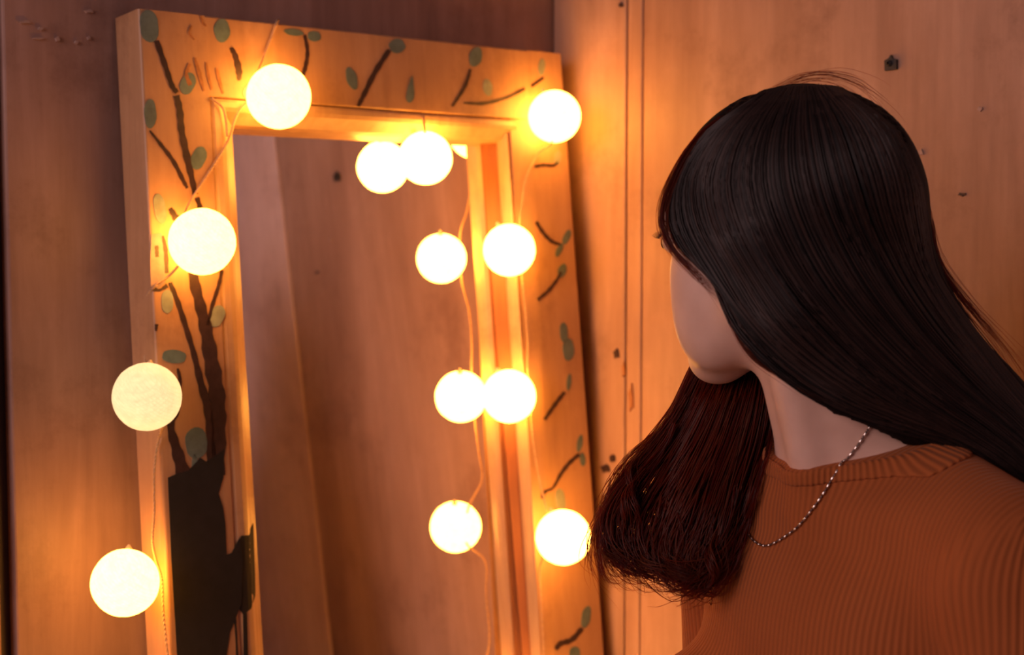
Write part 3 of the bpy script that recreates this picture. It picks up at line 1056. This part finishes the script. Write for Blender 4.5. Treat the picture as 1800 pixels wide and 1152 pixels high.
nz = nd(nt, 'ShaderNodeTexNoise', Scale=420.0, Detail=3.0)
L(tc.outputs['Object'], nz.inputs['Vector'])
nz2 = nd(nt, 'ShaderNodeTexNoise', Scale=7.0, Detail=3.0)
L(tc.outputs['Object'], nz2.inputs['Vector'])
r = ramp(nt, [(0.3, (0.36, 0.10, 0.028)), (0.7, (0.44, 0.128, 0.038))])
L(nz2.outputs['Fac'], r.inputs[0])
mr = nd(nt, 'ShaderNodeMapRange'); mr.inputs['From Min'].default_value = -1; mr.inputs['From Max'].default_value = -0.1
mr.inputs['To Min'].default_value = 0.80; mr.inputs['To Max'].default_value = 1.0
L(sn.outputs[0], mr.inputs['Value'])
mx = nt.nodes.new('ShaderNodeMixRGB'); mx.blend_type = 'MULTIPLY'; mx.inputs[0].default_value = 1.0
L(r.outputs[0], mx.inputs[1]); L(mr.outputs[0], mx.inputs[2])
L(mx.outputs[0], b.inputs['Base Color'])
b.inputs['Roughness'].default_value = 0.92
b.inputs['Specular IOR Level'].default_value = 0.15
b.inputs['Sheen Weight'].default_value = 0.12
b.inputs['Sheen Tint'].default_value = (1, 0.6, 0.4, 1)
hgt = nt.nodes.new('ShaderNodeMath'); hgt.operation = 'MULTIPLY_ADD'; hgt.inputs[1].default_value = 0.35
L(nz.outputs['Fac'], hgt.inputs[0]); L(sn.outputs[0], hgt.inputs[2])
bp = nd(nt, 'ShaderNodeBump', Strength=0.55, Distance=0.0010)
L(hgt.outputs[0], bp.inputs['Height']); L(bp.outputs[0], b.inputs['Normal'])
M['knit'] = m

cn = [b2w((sx * 0.27, sy, sz)) for sx in (-1, 1) for sy in (-0.15, 0.22) for sz in (-0.62, 0.03)]
lo = np.array([min(c[i] for c in cn) for i in range(3)]); hi = np.array([max(c[i] for c in cn) for i in range(3)])
V, Fq = surface_nets(sweater_sdf, lo, hi, 0.005)
V = lax_smooth(V, Fq, 2, 0.45)


def rib_attr(me, V):
    q = to_b(V.astype(np.float32))
    dt, da = torso_sdf(q), arms_sdf(q)
    # on the sleeve the ribs go round the arm axis
    ang = np.arctan2(q[:, 1] + 0.03, np.abs(q[:, 0]) - 0.185) * 0.047
    arm = np.clip((dt - da) / 0.004 * 0.5 + 0.5, 0, 1)
    arm = np.clip((dt - da) / 0.012 + 0.5, 0, 1)
    for nm, val in (('rib', q[:, 0]), ('rib_sleeve', ang), ('sleeve', arm)):
        at = me.attributes.new(nm, 'FLOAT', 'POINT')
        at.data.foreach_set('value', val.astype(np.float32))


sw_me = mesh_np('sweater', V, Fq)
rib_attr(sw_me, V)
sweater = link('sweater', sw_me, M['knit'], parent=wom)


def collar_sdf(p):
    q = to_b(p)
    return smax(np.abs(cloth_sdf(q) + 0.0002) - 0.0022, np.abs(hole_sdf(q) - 0.006) - 0.0065, 0.003)


V, Fq = surface_nets(collar_sdf, nb - np.array([0.12, 0.12, 0.09]), nb + np.array([0.12, 0.12, 0.05]), 0.0018)
V = lax_smooth(V, Fq, 1, 0.4)
me = mesh_np('collar', V, Fq)
q = to_b(V.astype(np.float32))
at_ = me.attributes.new('rib', 'FLOAT', 'POINT'); at_.data.foreach_set('value', (np.arctan2(q[:, 1], q[:, 0]) * 0.072).astype(np.float32))
col_o = bpy.data.objects.new('collar', me); C.objects.link(col_o); me.materials.append(M['knit']); col_o.parent = sweater


# sleeve seam: a fine raised line round the near armhole
def world_bvh(me):
    n = len(me.vertices); co = np.empty(n * 3, np.float32); me.vertices.foreach_get('co', co)
    return BVHTree.FromPolygons([tuple(c) for c in co.reshape(-1, 3)], [p.vertices[:] for p in me.polygons])


bv_sw = world_bvh(sw_me)
bv_body = world_bvh(body_me)


def cast(x, y, bvs):
    r_ = ray(x, y); ln = r_.length; r_ = r_ / ln
    best = None; nrm = None
    for bv in bvs:
        h_ = bv.ray_cast(CAM, r_)
        if h_[0] is not None and (best is None or h_[3] < best): best, nrm = h_[3], h_[1]
    return (None, None) if best is None else (best / ln, nrm)   # depth along the optical axis


# ---- hands, trousers and shoes below the frame of the photo
def hands_sdf(p, s):
    q = to_b(p)
    w_ = np.array((s * 0.175, 0.13, -0.545)); ax = np.array((-s * 0.10, 0.62, -0.62)); ax = ax / np.linalg.norm(ax)
    sd = np.array((s * 0.25, 0.74, 0.62)); sd = sd - ax * (sd @ ax); sd /= np.linalg.norm(sd)
    d = cone(q, w_ - ax * 0.03, w_ + ax * 0.03, 0.027, 0.025)
    d = smin(d, cone(q, w_ + ax * 0.035 + sd * 0.014, w_ + ax * 0.085 + sd * 0.022, 0.016, 0.013), 0.02)
    d = smin(d, cone(q, w_ + ax * 0.035 - sd * 0.014, w_ + ax * 0.080 - sd * 0.024, 0.016, 0.012), 0.02)
    nn_ = np.cross(ax, sd) * s
    for k, (o_, ln_) in enumerate(((0.027, 0.068), (0.010, 0.076), (-0.009, 0.071), (-0.027, 0.056))):
        a_ = w_ + ax * 0.085 + sd * o_; m_ = a_ + ax * ln_ * 0.55 + nn_ * 0.006; e_ = m_ + ax * ln_ * 0.4 + nn_ * 0.018
        d = smin(d, np.minimum(cone(q, a_, m_, 0.0088, 0.008), cone(q, m_, e_, 0.008, 0.0066)), 0.004)
    a_ = w_ + ax * 0.035 + sd * 0.022; m_ = a_ + ax * 0.03 + sd * 0.028; e_ = m_ + ax * 0.03 + sd * 0.006
    d = smin(d, np.minimum(cone(q, a_, m_, 0.012, 0.0098), cone(q, m_, e_, 0.0095, 0.008)), 0.008)
    return d


for s in (-1, 1):
    c_ = np.array(list(b2w((s * 0.165, 0.19, -0.61))), np.float32)
    V, Fq = surface_nets(lambda p: hands_sdf(p, s), c_ - 0.15, c_ + 0.15, 0.0036)
    link('hand', mesh_np('hand', V, Fq), M['skin'], parent=wom)

FLOOR_B = -float(NB.z)


def trousers_sdf(p):
    q = to_b(p)
    d = ell(q, (0, -0.018, -0.60), (0.172, 0.118, 0.14))
    for s in (-1, 1):
        l_ = smin(cone(q, (s * 0.085, -0.01, -0.66), (s * 0.095, 0.0, -0.98), 0.083, 0.058), cone(q, (s * 0.095, 0.0, -0.98), (s * 0.10, -0.03, FLOOR_B + 0.09), 0.056, 0.045), 0.03)
        d = smin(d, l_, 0.02)
    return smax(d, q[:, 2] + 0.585, 0.01)


cn = [b2w((sx * 0.21, sy, sz)) for sx in (-1, 1) for sy in (-0.17, 0.14) for sz in (FLOOR_B, -0.56)]
lo = np.array([min(c[i] for c in cn) for i in range(3)]); hi = np.array([max(c[i] for c in cn) for i in range(3)])
V, Fq = surface_nets(trousers_sdf, lo, hi, 0.010)
link('trousers', mesh_np('trousers', V, Fq), M['denim'], parent=wom)
for s in (-1, 1):
    def shoe_sdf(p):
        q = to_b(p)
        d = smin(ell(q, (s * 0.10, 0.04, FLOOR_B + 0.030), (0.042, 0.125, 0.034)), cone(q, (s * 0.10, -0.035, FLOOR_B + 0.03), (s * 0.10, -0.03, FLOOR_B + 0.09), 0.04, 0.036), 0.03)
        return smax(d, -(q[:, 2] - FLOOR_B - 0.001), 0.004)
    c_ = np.array(list(b2w((s * 0.10, 0.03, FLOOR_B + 0.06))), np.float32)
    V, Fq = surface_nets(shoe_sdf, c_ - np.array((0.18, 0.18, 0.08)), c_ + np.array((0.18, 0.18, 0.09)), 0.007)
    link('shoe', mesh_np('shoe', V, Fq), M['shoe'], parent=wom)

# ---- hair
HC = np.array(list(h2w((0, -0.014, 0.030))), np.float32)


def A3(x, y, d): return np.array(list(P(x, y, d)), np.float32)


def hair_core_sdf(p):
    q = to_h(p)
    cap = ell(q, (0, -0.014, 0.030), (0.084, 0.101, 0.084))
    # leave the face free
    face = ell(q, (-0.004, 0.105, -0.045), (0.066, 0.072, 0.105))
    cap = smax(cap, -face, 0.012)
    # side of the near curtain hanging from the parting over the cheek
    d = cap
    chain = [(1478, 400, 1.185, 0.070), (1545, 560, 1.175, 0.052), (1610, 650, 1.165, 0.046), (1700, 730, 1.165, 0.042), (1790, 815, 1.165, 0.042), (1850, 930, 1.17, 0.042), (1870, 1100, 1.18, 0.035)]
    for (a, b_) in zip(chain[:-1], chain[1:]):
        d = smin(d, cone(p, A3(*a[:3]), A3(*b_[:3]), a[3], b_[3]), 0.03)
    chain = [(1330, 420, 1.115, 0.030), (1400, 560, 1.115, 0.026), (1490, 660, 1.125, 0.026), (1600, 730, 1.135, 0.026)]
    for (a, b_) in zip(chain[:-1], chain[1:]):
        d = smin(d, cone(p, A3(*a[:3]), A3(*b_[:3]), a[3], b_[3]), 0.025)
    # far side lock in front of the far shoulder
    chain = [(1370, 480, 1.265, 0.036), (1325, 620, 1.285, 0.036), (1290, 740, 1.275, 0.036), (1258, 850, 1.255, 0.034), (1235, 930, 1.235, 0.030), (1222, 970, 1.225, 0.020)]
    for (a, b_) in zip(chain[:-1], chain[1:]):
        d = smin(d, cone(p, A3(*a[:3]), A3(*b_[:3]), a[3], b_[3]), 0.03)
    # keep clear of skin
    d = np.maximum(d, -(body_sdf(p) - 0.0015))
    return d


lo = np.array([0.05, 0.98, NB.z - 0.22]); hi = np.array([0.56, 1.42, HO.z + 0.16])
V, Fq = surface_nets(hair_core_sdf, lo, hi, 0.0045)
V = lax_smooth(V, Fq, 3, 0.5)
core_me = mesh_np('hair_core', V, Fq)
hair = link('hair', core_me, M['hair_core'], parent=wom)
bv_core = world_bvh(core_me)


def strands(guides, n, K, spread, r0, r1, depth_rand, bvs, lift, wave=0.0, tip_rand=0.0, jitter=0.0, clump=0.0, u_pow=1.0, conform=True, len_rand=0.25, y_from=0):
    """guides: list of (px,py,depth) polylines across u in [0,1]; returns paths"""
    G = np.stack([catmull(g, K) for g in guides])           # (g,K,3) in px,py,depth
    m_ = len(guides)
    u = rng.random(n) ** u_pow * (m_ - 1)
    if clump > 0:
        cu = np.round(u * 14) / 14
        u = u * (1 - clump) + cu * clump
    i0 = np.minimum(u.astype(int), m_ - 2); f = (u - i0)[:, None, None]
    gm1 = G[np.maximum(i0 - 1, 0)]; g0 = G[i0]; g1 = G[i0 + 1]; g2 = G[np.minimum(i0 + 2, m_ - 1)]
    Q = 0.5 * ((2 * g0) + (-gm1 + g1) * f + (2 * gm1 - 5 * g0 + 4 * g1 - g2) * f ** 2 + (-gm1 + 3 * g0 - 3 * g1 + g2) * f ** 3)
    t = np.linspace(0, 1, K)[None, :]
    off = rng.normal(0, 1, (n, 2))
    Q[:, :, 0] += off[:, :1] * spread * (0.35 + t) + rng.normal(0, 1, (n, 1)) * tip_rand * t ** 3
    Q[:, :, 1] += off[:, 1:] * spread * (0.35 + t) * 0.7 + rng.normal(0, 1, (n, 1)) * tip_rand * t ** 3
    if wave > 0:
        cl = np.round(u * 7)[:, None]
        ph = cl * 2.1 + rng.normal(0, 0.5, (n, 1)); fr = 1.5 + 0.5 * np.sin(cl * 5.3) + rng.normal(0, 0.1, (n, 1))
        Q[:, :, 0] += wave * t * np.sin(ph + fr * 6.28 * t)
        Q[:, :, 1] += 0.5 * wave * t * np.cos(ph + fr * 5.3 * t)
    # shorten some
    cutl = 1 - len_rand * rng.random((n, 1)) ** 2
    tt = t * cutl * (K - 1)
    k0 = np.minimum(tt.astype(int), K - 2); fk = (tt - k0)[..., None]
    rows = np.arange(n)[:, None]
    Q = Q[rows, k0] * (1 - fk) + Q[rows, k0 + 1] * fk
    dr = rng.random((n, 1)) * depth_rand
    if conform:
        for a in range(n):
            for b_ in range(K):
                if Q[a, b_, 1] < y_from: continue
                dpt, _ = cast(Q[a, b_, 0], Q[a, b_, 1], bvs)
                if dpt is not None and dpt - lift < Q[a, b_, 2]:
                    Q[a, b_, 2] = dpt - lift
        for _ in range(2):
            Q[:, 1:-1, 2] = np.minimum(Q[:, 1:-1, 2], 0.25 * Q[:, :-2, 2] + 0.5 * Q[:, 1:-1, 2] + 0.25 * Q[:, 2:, 2])
    Q[:, :, 2] -= dr
    x = (Q[..., 0] - W_PX / 2) / F_PX; y = (H_PX / 2 - Q[..., 1]) / F_PX
    dirs = np.array(list(FWD)) + x[..., None] * np.array(list(RGT)) + y[..., None] * np.array(list(UPV))
    pts = np.array(list(CAM)) + dirs * Q[..., 2:3]
    rad = (r0 + (r1 - r0) * rng.random((n, 1))) * (0.75 + 0.25 * np.sin(np.pi * t)) * np.clip(1.15 - t ** 4, 0.12, 1)
    return pts, rad


near = [
    [(1322, 176, 1.16), (1242, 232, 1.15), (1188, 310, 1.145), (1176, 385, 1.14), (1200, 440, 1.13), (1252, 492, 1.12), (1292, 580, 1.11), (1385, 672, 1.10), (1500, 734, 1.11), (1640, 772, 1.13), (1800, 850, 1.15)],
    [(1345, 162, 1.16), (1268, 228, 1.14), (1222, 310, 1.13), (1228, 390, 1.12), (1270, 470, 1.11), (1325, 560, 1.10), (1410, 640, 1.10), (1510, 704, 1.11), (1620, 748, 1.12), (1720, 790, 1.14), (1840, 880, 1.15)],
    [(1375, 154, 1.16), (1320, 230, 1.12), (1300, 320, 1.10), (1325, 410, 1.09), (1375, 500, 1.09), (1440, 580, 1.09), (1520, 655, 1.10), (1600, 712, 1.11), (1690, 762, 1.12), (1780, 820, 1.14), (1860, 900, 1.15)],
    [(1405, 150, 1.16), (1390, 230, 1.11), (1395, 320, 1.09), (1425, 410, 1.08), (1475, 500, 1.08), (1540, 580, 1.09), (1610, 650, 1.10), (1680, 708, 1.11), (1750, 758, 1.13), (1810, 810, 1.14), (1870, 890, 1.15)],
    [(1432, 150, 1.16), (1465, 225, 1.12), (1490, 310, 1.10), (1520, 400, 1.09), (1565, 490, 1.09), (1620, 570, 1.10), (1680, 640, 1.11), (1735, 695, 1.12), (1790, 745, 1.13), (1840, 800, 1.15), (1880, 880, 1.16)],
    [(1460, 152, 1.17), (1535, 212, 1.15), (1578, 300, 1.13), (1595, 390, 1.13), (1620, 475, 1.13), (1668, 555, 1.13), (1722, 625, 1.13), (1770, 685, 1.14), (1815, 735, 1.15), (1855, 790, 1.15), (1890, 870, 1.16)],
    [(1480, 156, 1.18), (1570, 228, 1.18), (1616, 320, 1.17), (1630, 410, 1.17), (1645, 480, 1.17), (1690, 552, 1.17), (1742, 620, 1.17), (1790, 680, 1.17), (1830, 730, 1.17), (1870, 790, 1.17), (1900, 860, 1.17)],
]
far = [
    [(1262, 560, 1.27), (1222, 645, 1.275), (1180, 725, 1.27), (1128, 800, 1.26), (1088, 858, 1.25), (1062, 915, 1.24), (1066, 968, 1.23), (1098, 1000, 1.225), (1138, 990, 1.22), (1150, 950, 1.22)],
    [(1290, 560, 1.265), (1250, 650, 1.27), (1205, 740, 1.265), (1158, 815, 1.25), (1120, 872, 1.24), (1098, 925, 1.23), (1104, 975, 1.22), (1142, 1000, 1.215), (1185, 985, 1.21), (1196, 945, 1.21)],
    [(1310, 560, 1.26), (1282, 660, 1.265), (1245, 755, 1.255), (1205, 835, 1.24), (1172, 900, 1.225), (1152, 955, 1.215), (1166, 1000, 1.205), (1205, 1016, 1.20), (1242, 996, 1.195), (1246, 955, 1.195)],
    [(1330, 570, 1.255), (1316, 670, 1.255), (1288, 765, 1.245), (1256, 850, 1.23), (1232, 920, 1.215), (1212, 975, 1.205), (1218, 1016, 1.195), (1250, 1028, 1.19), (1276, 1004, 1.185), (1272, 965, 1.185)],
    [(1345, 580, 1.25), (1342, 680, 1.25), (1326, 770, 1.24), (1302, 850, 1.225), (1282, 920, 1.21), (1266, 970, 1.20), (1245, 1010, 1.19), (1215, 1025, 1.185), (1190, 1010, 1.185), (1185, 980, 1.185)],
    [(1355, 600, 1.245), (1362, 690, 1.245), (1352, 770, 1.235), (1330, 840, 1.22), (1312, 905, 1.21), (1296, 955, 1.20), (1276, 1000, 1.19), (1245, 1032, 1.185), (1208, 1050, 1.18), (1185, 1040, 1.18)],
]
allb = [bv_core, bv_body, bv_sw]
sets = []
sets.append(strands(near, 2300, 30, 3.0, 0.00045, 0.0010, 0.006, [bv_core, bv_body], 0.002, clump=0.45, len_rand=0.1))
sets.append(strands(far, 950, 36, 8.0, 0.0003, 0.0007, 0.022, [bv_core, bv_sw], 0.002, wave=17, tip_rand=26, clump=0.6, len_rand=0.55, y_from=690))
# loose hairs at the outline
fly = [[(1385, 150, 1.17), (1440, 138, 1.17), (1500, 150, 1.17), (1545, 190, 1.17), (1570, 235, 1.17)],
       [(1350, 160, 1.17), (1410, 135, 1.17), (1480, 138, 1.17), (1530, 165, 1.17), (1560, 205, 1.17)],
       [(1400, 150, 1.17), (1430, 132, 1.17), (1470, 128, 1.17), (1520, 148, 1.17), (1550, 188, 1.17)]]
sets.append(strands(fly, 30, 18, 9.0, 0.00010, 0.00018, 0.01, [], 0, wave=6, tip_rand=12, conform=False, len_rand=0.5))
fly = [[(1300, 185, 1.16), (1225, 240, 1.15), (1180, 310, 1.145), (1160, 375, 1.14), (1172, 430, 1.135), (1215, 480, 1.125), (1268, 520, 1.115)],
       [(1310, 178, 1.16), (1240, 232, 1.15), (1192, 310, 1.145), (1174, 380, 1.14), (1190, 435, 1.13), (1240, 490, 1.12), (1290, 560, 1.11)]]
sets.append(strands(fly, 110, 22, 4.0, 0.00015, 0.0003, 0.01, [bv_body], 0.001, wave=3, tip_rand=5, len_rand=0.3))
fly = [[(1600, 300, 1.17), (1632, 380, 1.17), (1645, 460, 1.17), (1690, 530, 1.17), (1750, 600, 1.17), (1810, 680, 1.17)],
       [(1590, 270, 1.17), (1625, 350, 1.17), (1650, 450, 1.17), (1705, 535, 1.17), (1765, 610, 1.17), (1830, 700, 1.17)]]
sets.append(strands(fly, 90, 22, 5.0, 0.00012, 0.00025, 0.02, [], 0, wave=7, tip_rand=12, conform=False, len_rand=0.6))
fly = [[(1215, 645, 1.27), (1170, 740, 1.265), (1110, 800, 1.255), (1082, 850, 1.245), (1086, 895, 1.24), (1110, 870, 1.24)],
       [(1220, 650, 1.27), (1165, 770, 1.26), (1095, 855, 1.25), (1052, 925, 1.24), (1048, 985, 1.23), (1085, 1030, 1.225)],
       [(1240, 680, 1.265), (1180, 800, 1.25), (1100, 890, 1.24), (1060, 950, 1.235), (1070, 1010, 1.225), (1120, 1012, 1.22)],
       [(1260, 700, 1.26), (1240, 850, 1.24), (1200, 960, 1.215), (1178, 1020, 1.20), (1200, 1050, 1.19), (1235, 1030, 1.185)]]
sets.append(strands(fly, 240, 26, 7.0, 0.00015, 0.00035, 0.02, [bv_sw], 0.002, wave=9, tip_rand=18, len_rand=0.5))
fly = [[(1265, 470, 1.12), (1290, 560, 1.11), (1330, 630, 1.105), (1390, 672, 1.10), (1470, 720, 1.10)],
       [(1250, 470, 1.12), (1280, 560, 1.11), (1318, 625, 1.105), (1375, 665, 1.10), (1420, 690, 1.10)]]
sets.append(strands(fly, 60, 22, 3.0, 0.00015, 0.0003, 0.004, [bv_body, bv_core], 0.0015, wave=2, tip_rand=4, len_rand=0.4))
# ringlets at the ends of the far lock
rp, rr_ = [], []
for (path, turns, amp, cnt) in (
        ([(1178, 750, 1.262), (1132, 840, 1.25), (1106, 915, 1.235), (1112, 985, 1.225)], 1.5, 26, 60),
        ([(1150, 820, 1.255), (1096, 893, 1.24), (1082, 950, 1.232), (1102, 1000, 1.225)], 1.3, 28, 70),
        ([(1232, 840, 1.235), (1198, 925, 1.215), (1186, 985, 1.205), (1212, 1028, 1.195)], 1.6, 22, 60),
        ([(1290, 860, 1.215), (1264, 945, 1.20), (1248, 1005, 1.19), (1226, 1042, 1.182)], 1.5, 18, 50),
        ([(1200, 700, 1.27), (1142, 795, 1.26), (1104, 850, 1.25), (1094, 905, 1.24)], 1.2, 20, 40),
        ([(1170, 880, 1.235), (1140, 945, 1.225), (1150, 1000, 1.215), (1190, 1012, 1.205)], 1.4, 24, 50)):
    K_ = 36
    base = catmull(path, K_)
    t = np.linspace(0, 1, K_)
    ph0 = rng.random() * 6.28
    for k in range(cnt):
        ph = ph0 + rng.normal(0, 0.35); am = amp * (0.35 + 0.65 * t) * rng.uniform(0.7, 1.15)
        q_ = base.copy()
        w_ = ph + turns * 6.28 * t
        q_[:, 0] += am * np.cos(w_) + rng.normal(0, 3.5)
        q_[:, 1] += 0.35 * am * np.sin(w_) + rng.normal(0, 3.5)
        q_[:, 2] += 0.00045 * am * np.sin(w_) + rng.normal(0, 0.004) - 0.020
        L_ = 1 - 0.25 * rng.random() ** 2
        q_ = np.stack([np.interp(t * L_, t, q_[:, i]) for i in range(3)], 1)
        rp.append([list(P(*v)) for v in q_]); rr_.append((0.00022 + 0.0004 * rng.random()) * np.clip(1.1 - t ** 4, 0.15, 1))
sets.append((np.array(rp), np.array(rr_)))
for nm, (pts, rad) in zip(('hair_curtain', 'hair_lock', 'flyaway_hair', 'fringe_hair', 'flyaway_hair', 'curl_hair', 'wisp_hair', 'ringlets'), sets):
    V, Fq = tubes(pts, rad, 3)
    hm = mesh_np(nm, V, Fq)
    ta = hm.attributes.new('tint', 'FLOAT', 'POINT')
    ta.data.foreach_set('value', np.repeat(rng.random(len(pts)) ** 1.6, pts.shape[1] * 3).astype(np.float32))
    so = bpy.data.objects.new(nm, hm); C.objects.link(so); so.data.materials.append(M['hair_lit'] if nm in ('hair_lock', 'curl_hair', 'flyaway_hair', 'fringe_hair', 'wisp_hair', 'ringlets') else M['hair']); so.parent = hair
    so['kind'] = 'stuff'

# ---- necklace
npath = [(1545, 722), (1530, 745), (1505, 785), (1470, 832), (1438, 885), (1398, 932), (1352, 961), (1322, 945), (1309, 905), (1312, 872), (1325, 838), (1345, 800)]
dens = catmull([(x, y, 0) for x, y in npath], 400)[:, :2]
pos = []
for (x, y) in dens:
    dpt, nrm = cast(x, y, [bv_sw, bv_body])
    if dpt is None: continue
    p_ = P(x, y, dpt)
    pos.append(np.array(list(p_ + nrm * 0.0022)))
pos = np.array(pos)
for _ in range(6): pos[1:-1] = 0.25 * pos[:-2] + 0.5 * pos[1:-1] + 0.25 * pos[2:]
seg = np.r_[0, np.cumsum(np.linalg.norm(np.diff(pos, axis=0), axis=1))]
neck = empty('necklace', Vector(pos[len(pos) // 2]), 'thin silver chain necklace of small bar links lying on the rust sweater', 'necklace')


def link_mesh(name, ln, r):
    k = np.linspace(-0.5, 0.5, 7)
    pa = np.stack([k * ln, 0 * k, 0 * k], 1)[None]
    rd = r * np.sqrt(np.clip(1 - (2 * k) ** 4, 0.05, 1))[None]
    V_, F_ = tubes(pa, rd, 7)
    return mesh_np(name, V_, F_)


lm_a = link_mesh('chain_bar', 0.0046, 0.0011); lm_a.materials.append(M['silver'])
lm_b = link_mesh('chain_ring', 0.0022, 0.0008); lm_b.materials.append(M['silver_dark'])
s_, k = 0.0, 0
while s_ < seg[-1]:
    ln_ = 0.0046 if k % 2 == 0 else 0.0018
    c_ = np.array([np.interp(s_ + ln_ / 2, seg, pos[:, i]) for i in range(3)])
    d_ = np.array([np.interp(s_ + ln_, seg, pos[:, i]) - np.interp(s_, seg, pos[:, i]) for i in range(3)])
    o = bpy.data.objects.new('chain_bar' if k % 2 == 0 else 'chain_ring', lm_a if k % 2 == 0 else lm_b)
    C.objects.link(o); o.parent = neck
    rot = Vector(d_).to_track_quat('X', 'Z')
    o.rotation_mode = 'QUATERNION'; o.rotation_quaternion = rot
    o.location = Vector(c_) - neck.location
    s_ += ln_; k += 1
print('STRANDS', sum(len(p) for p, _ in sets), 'links', k)
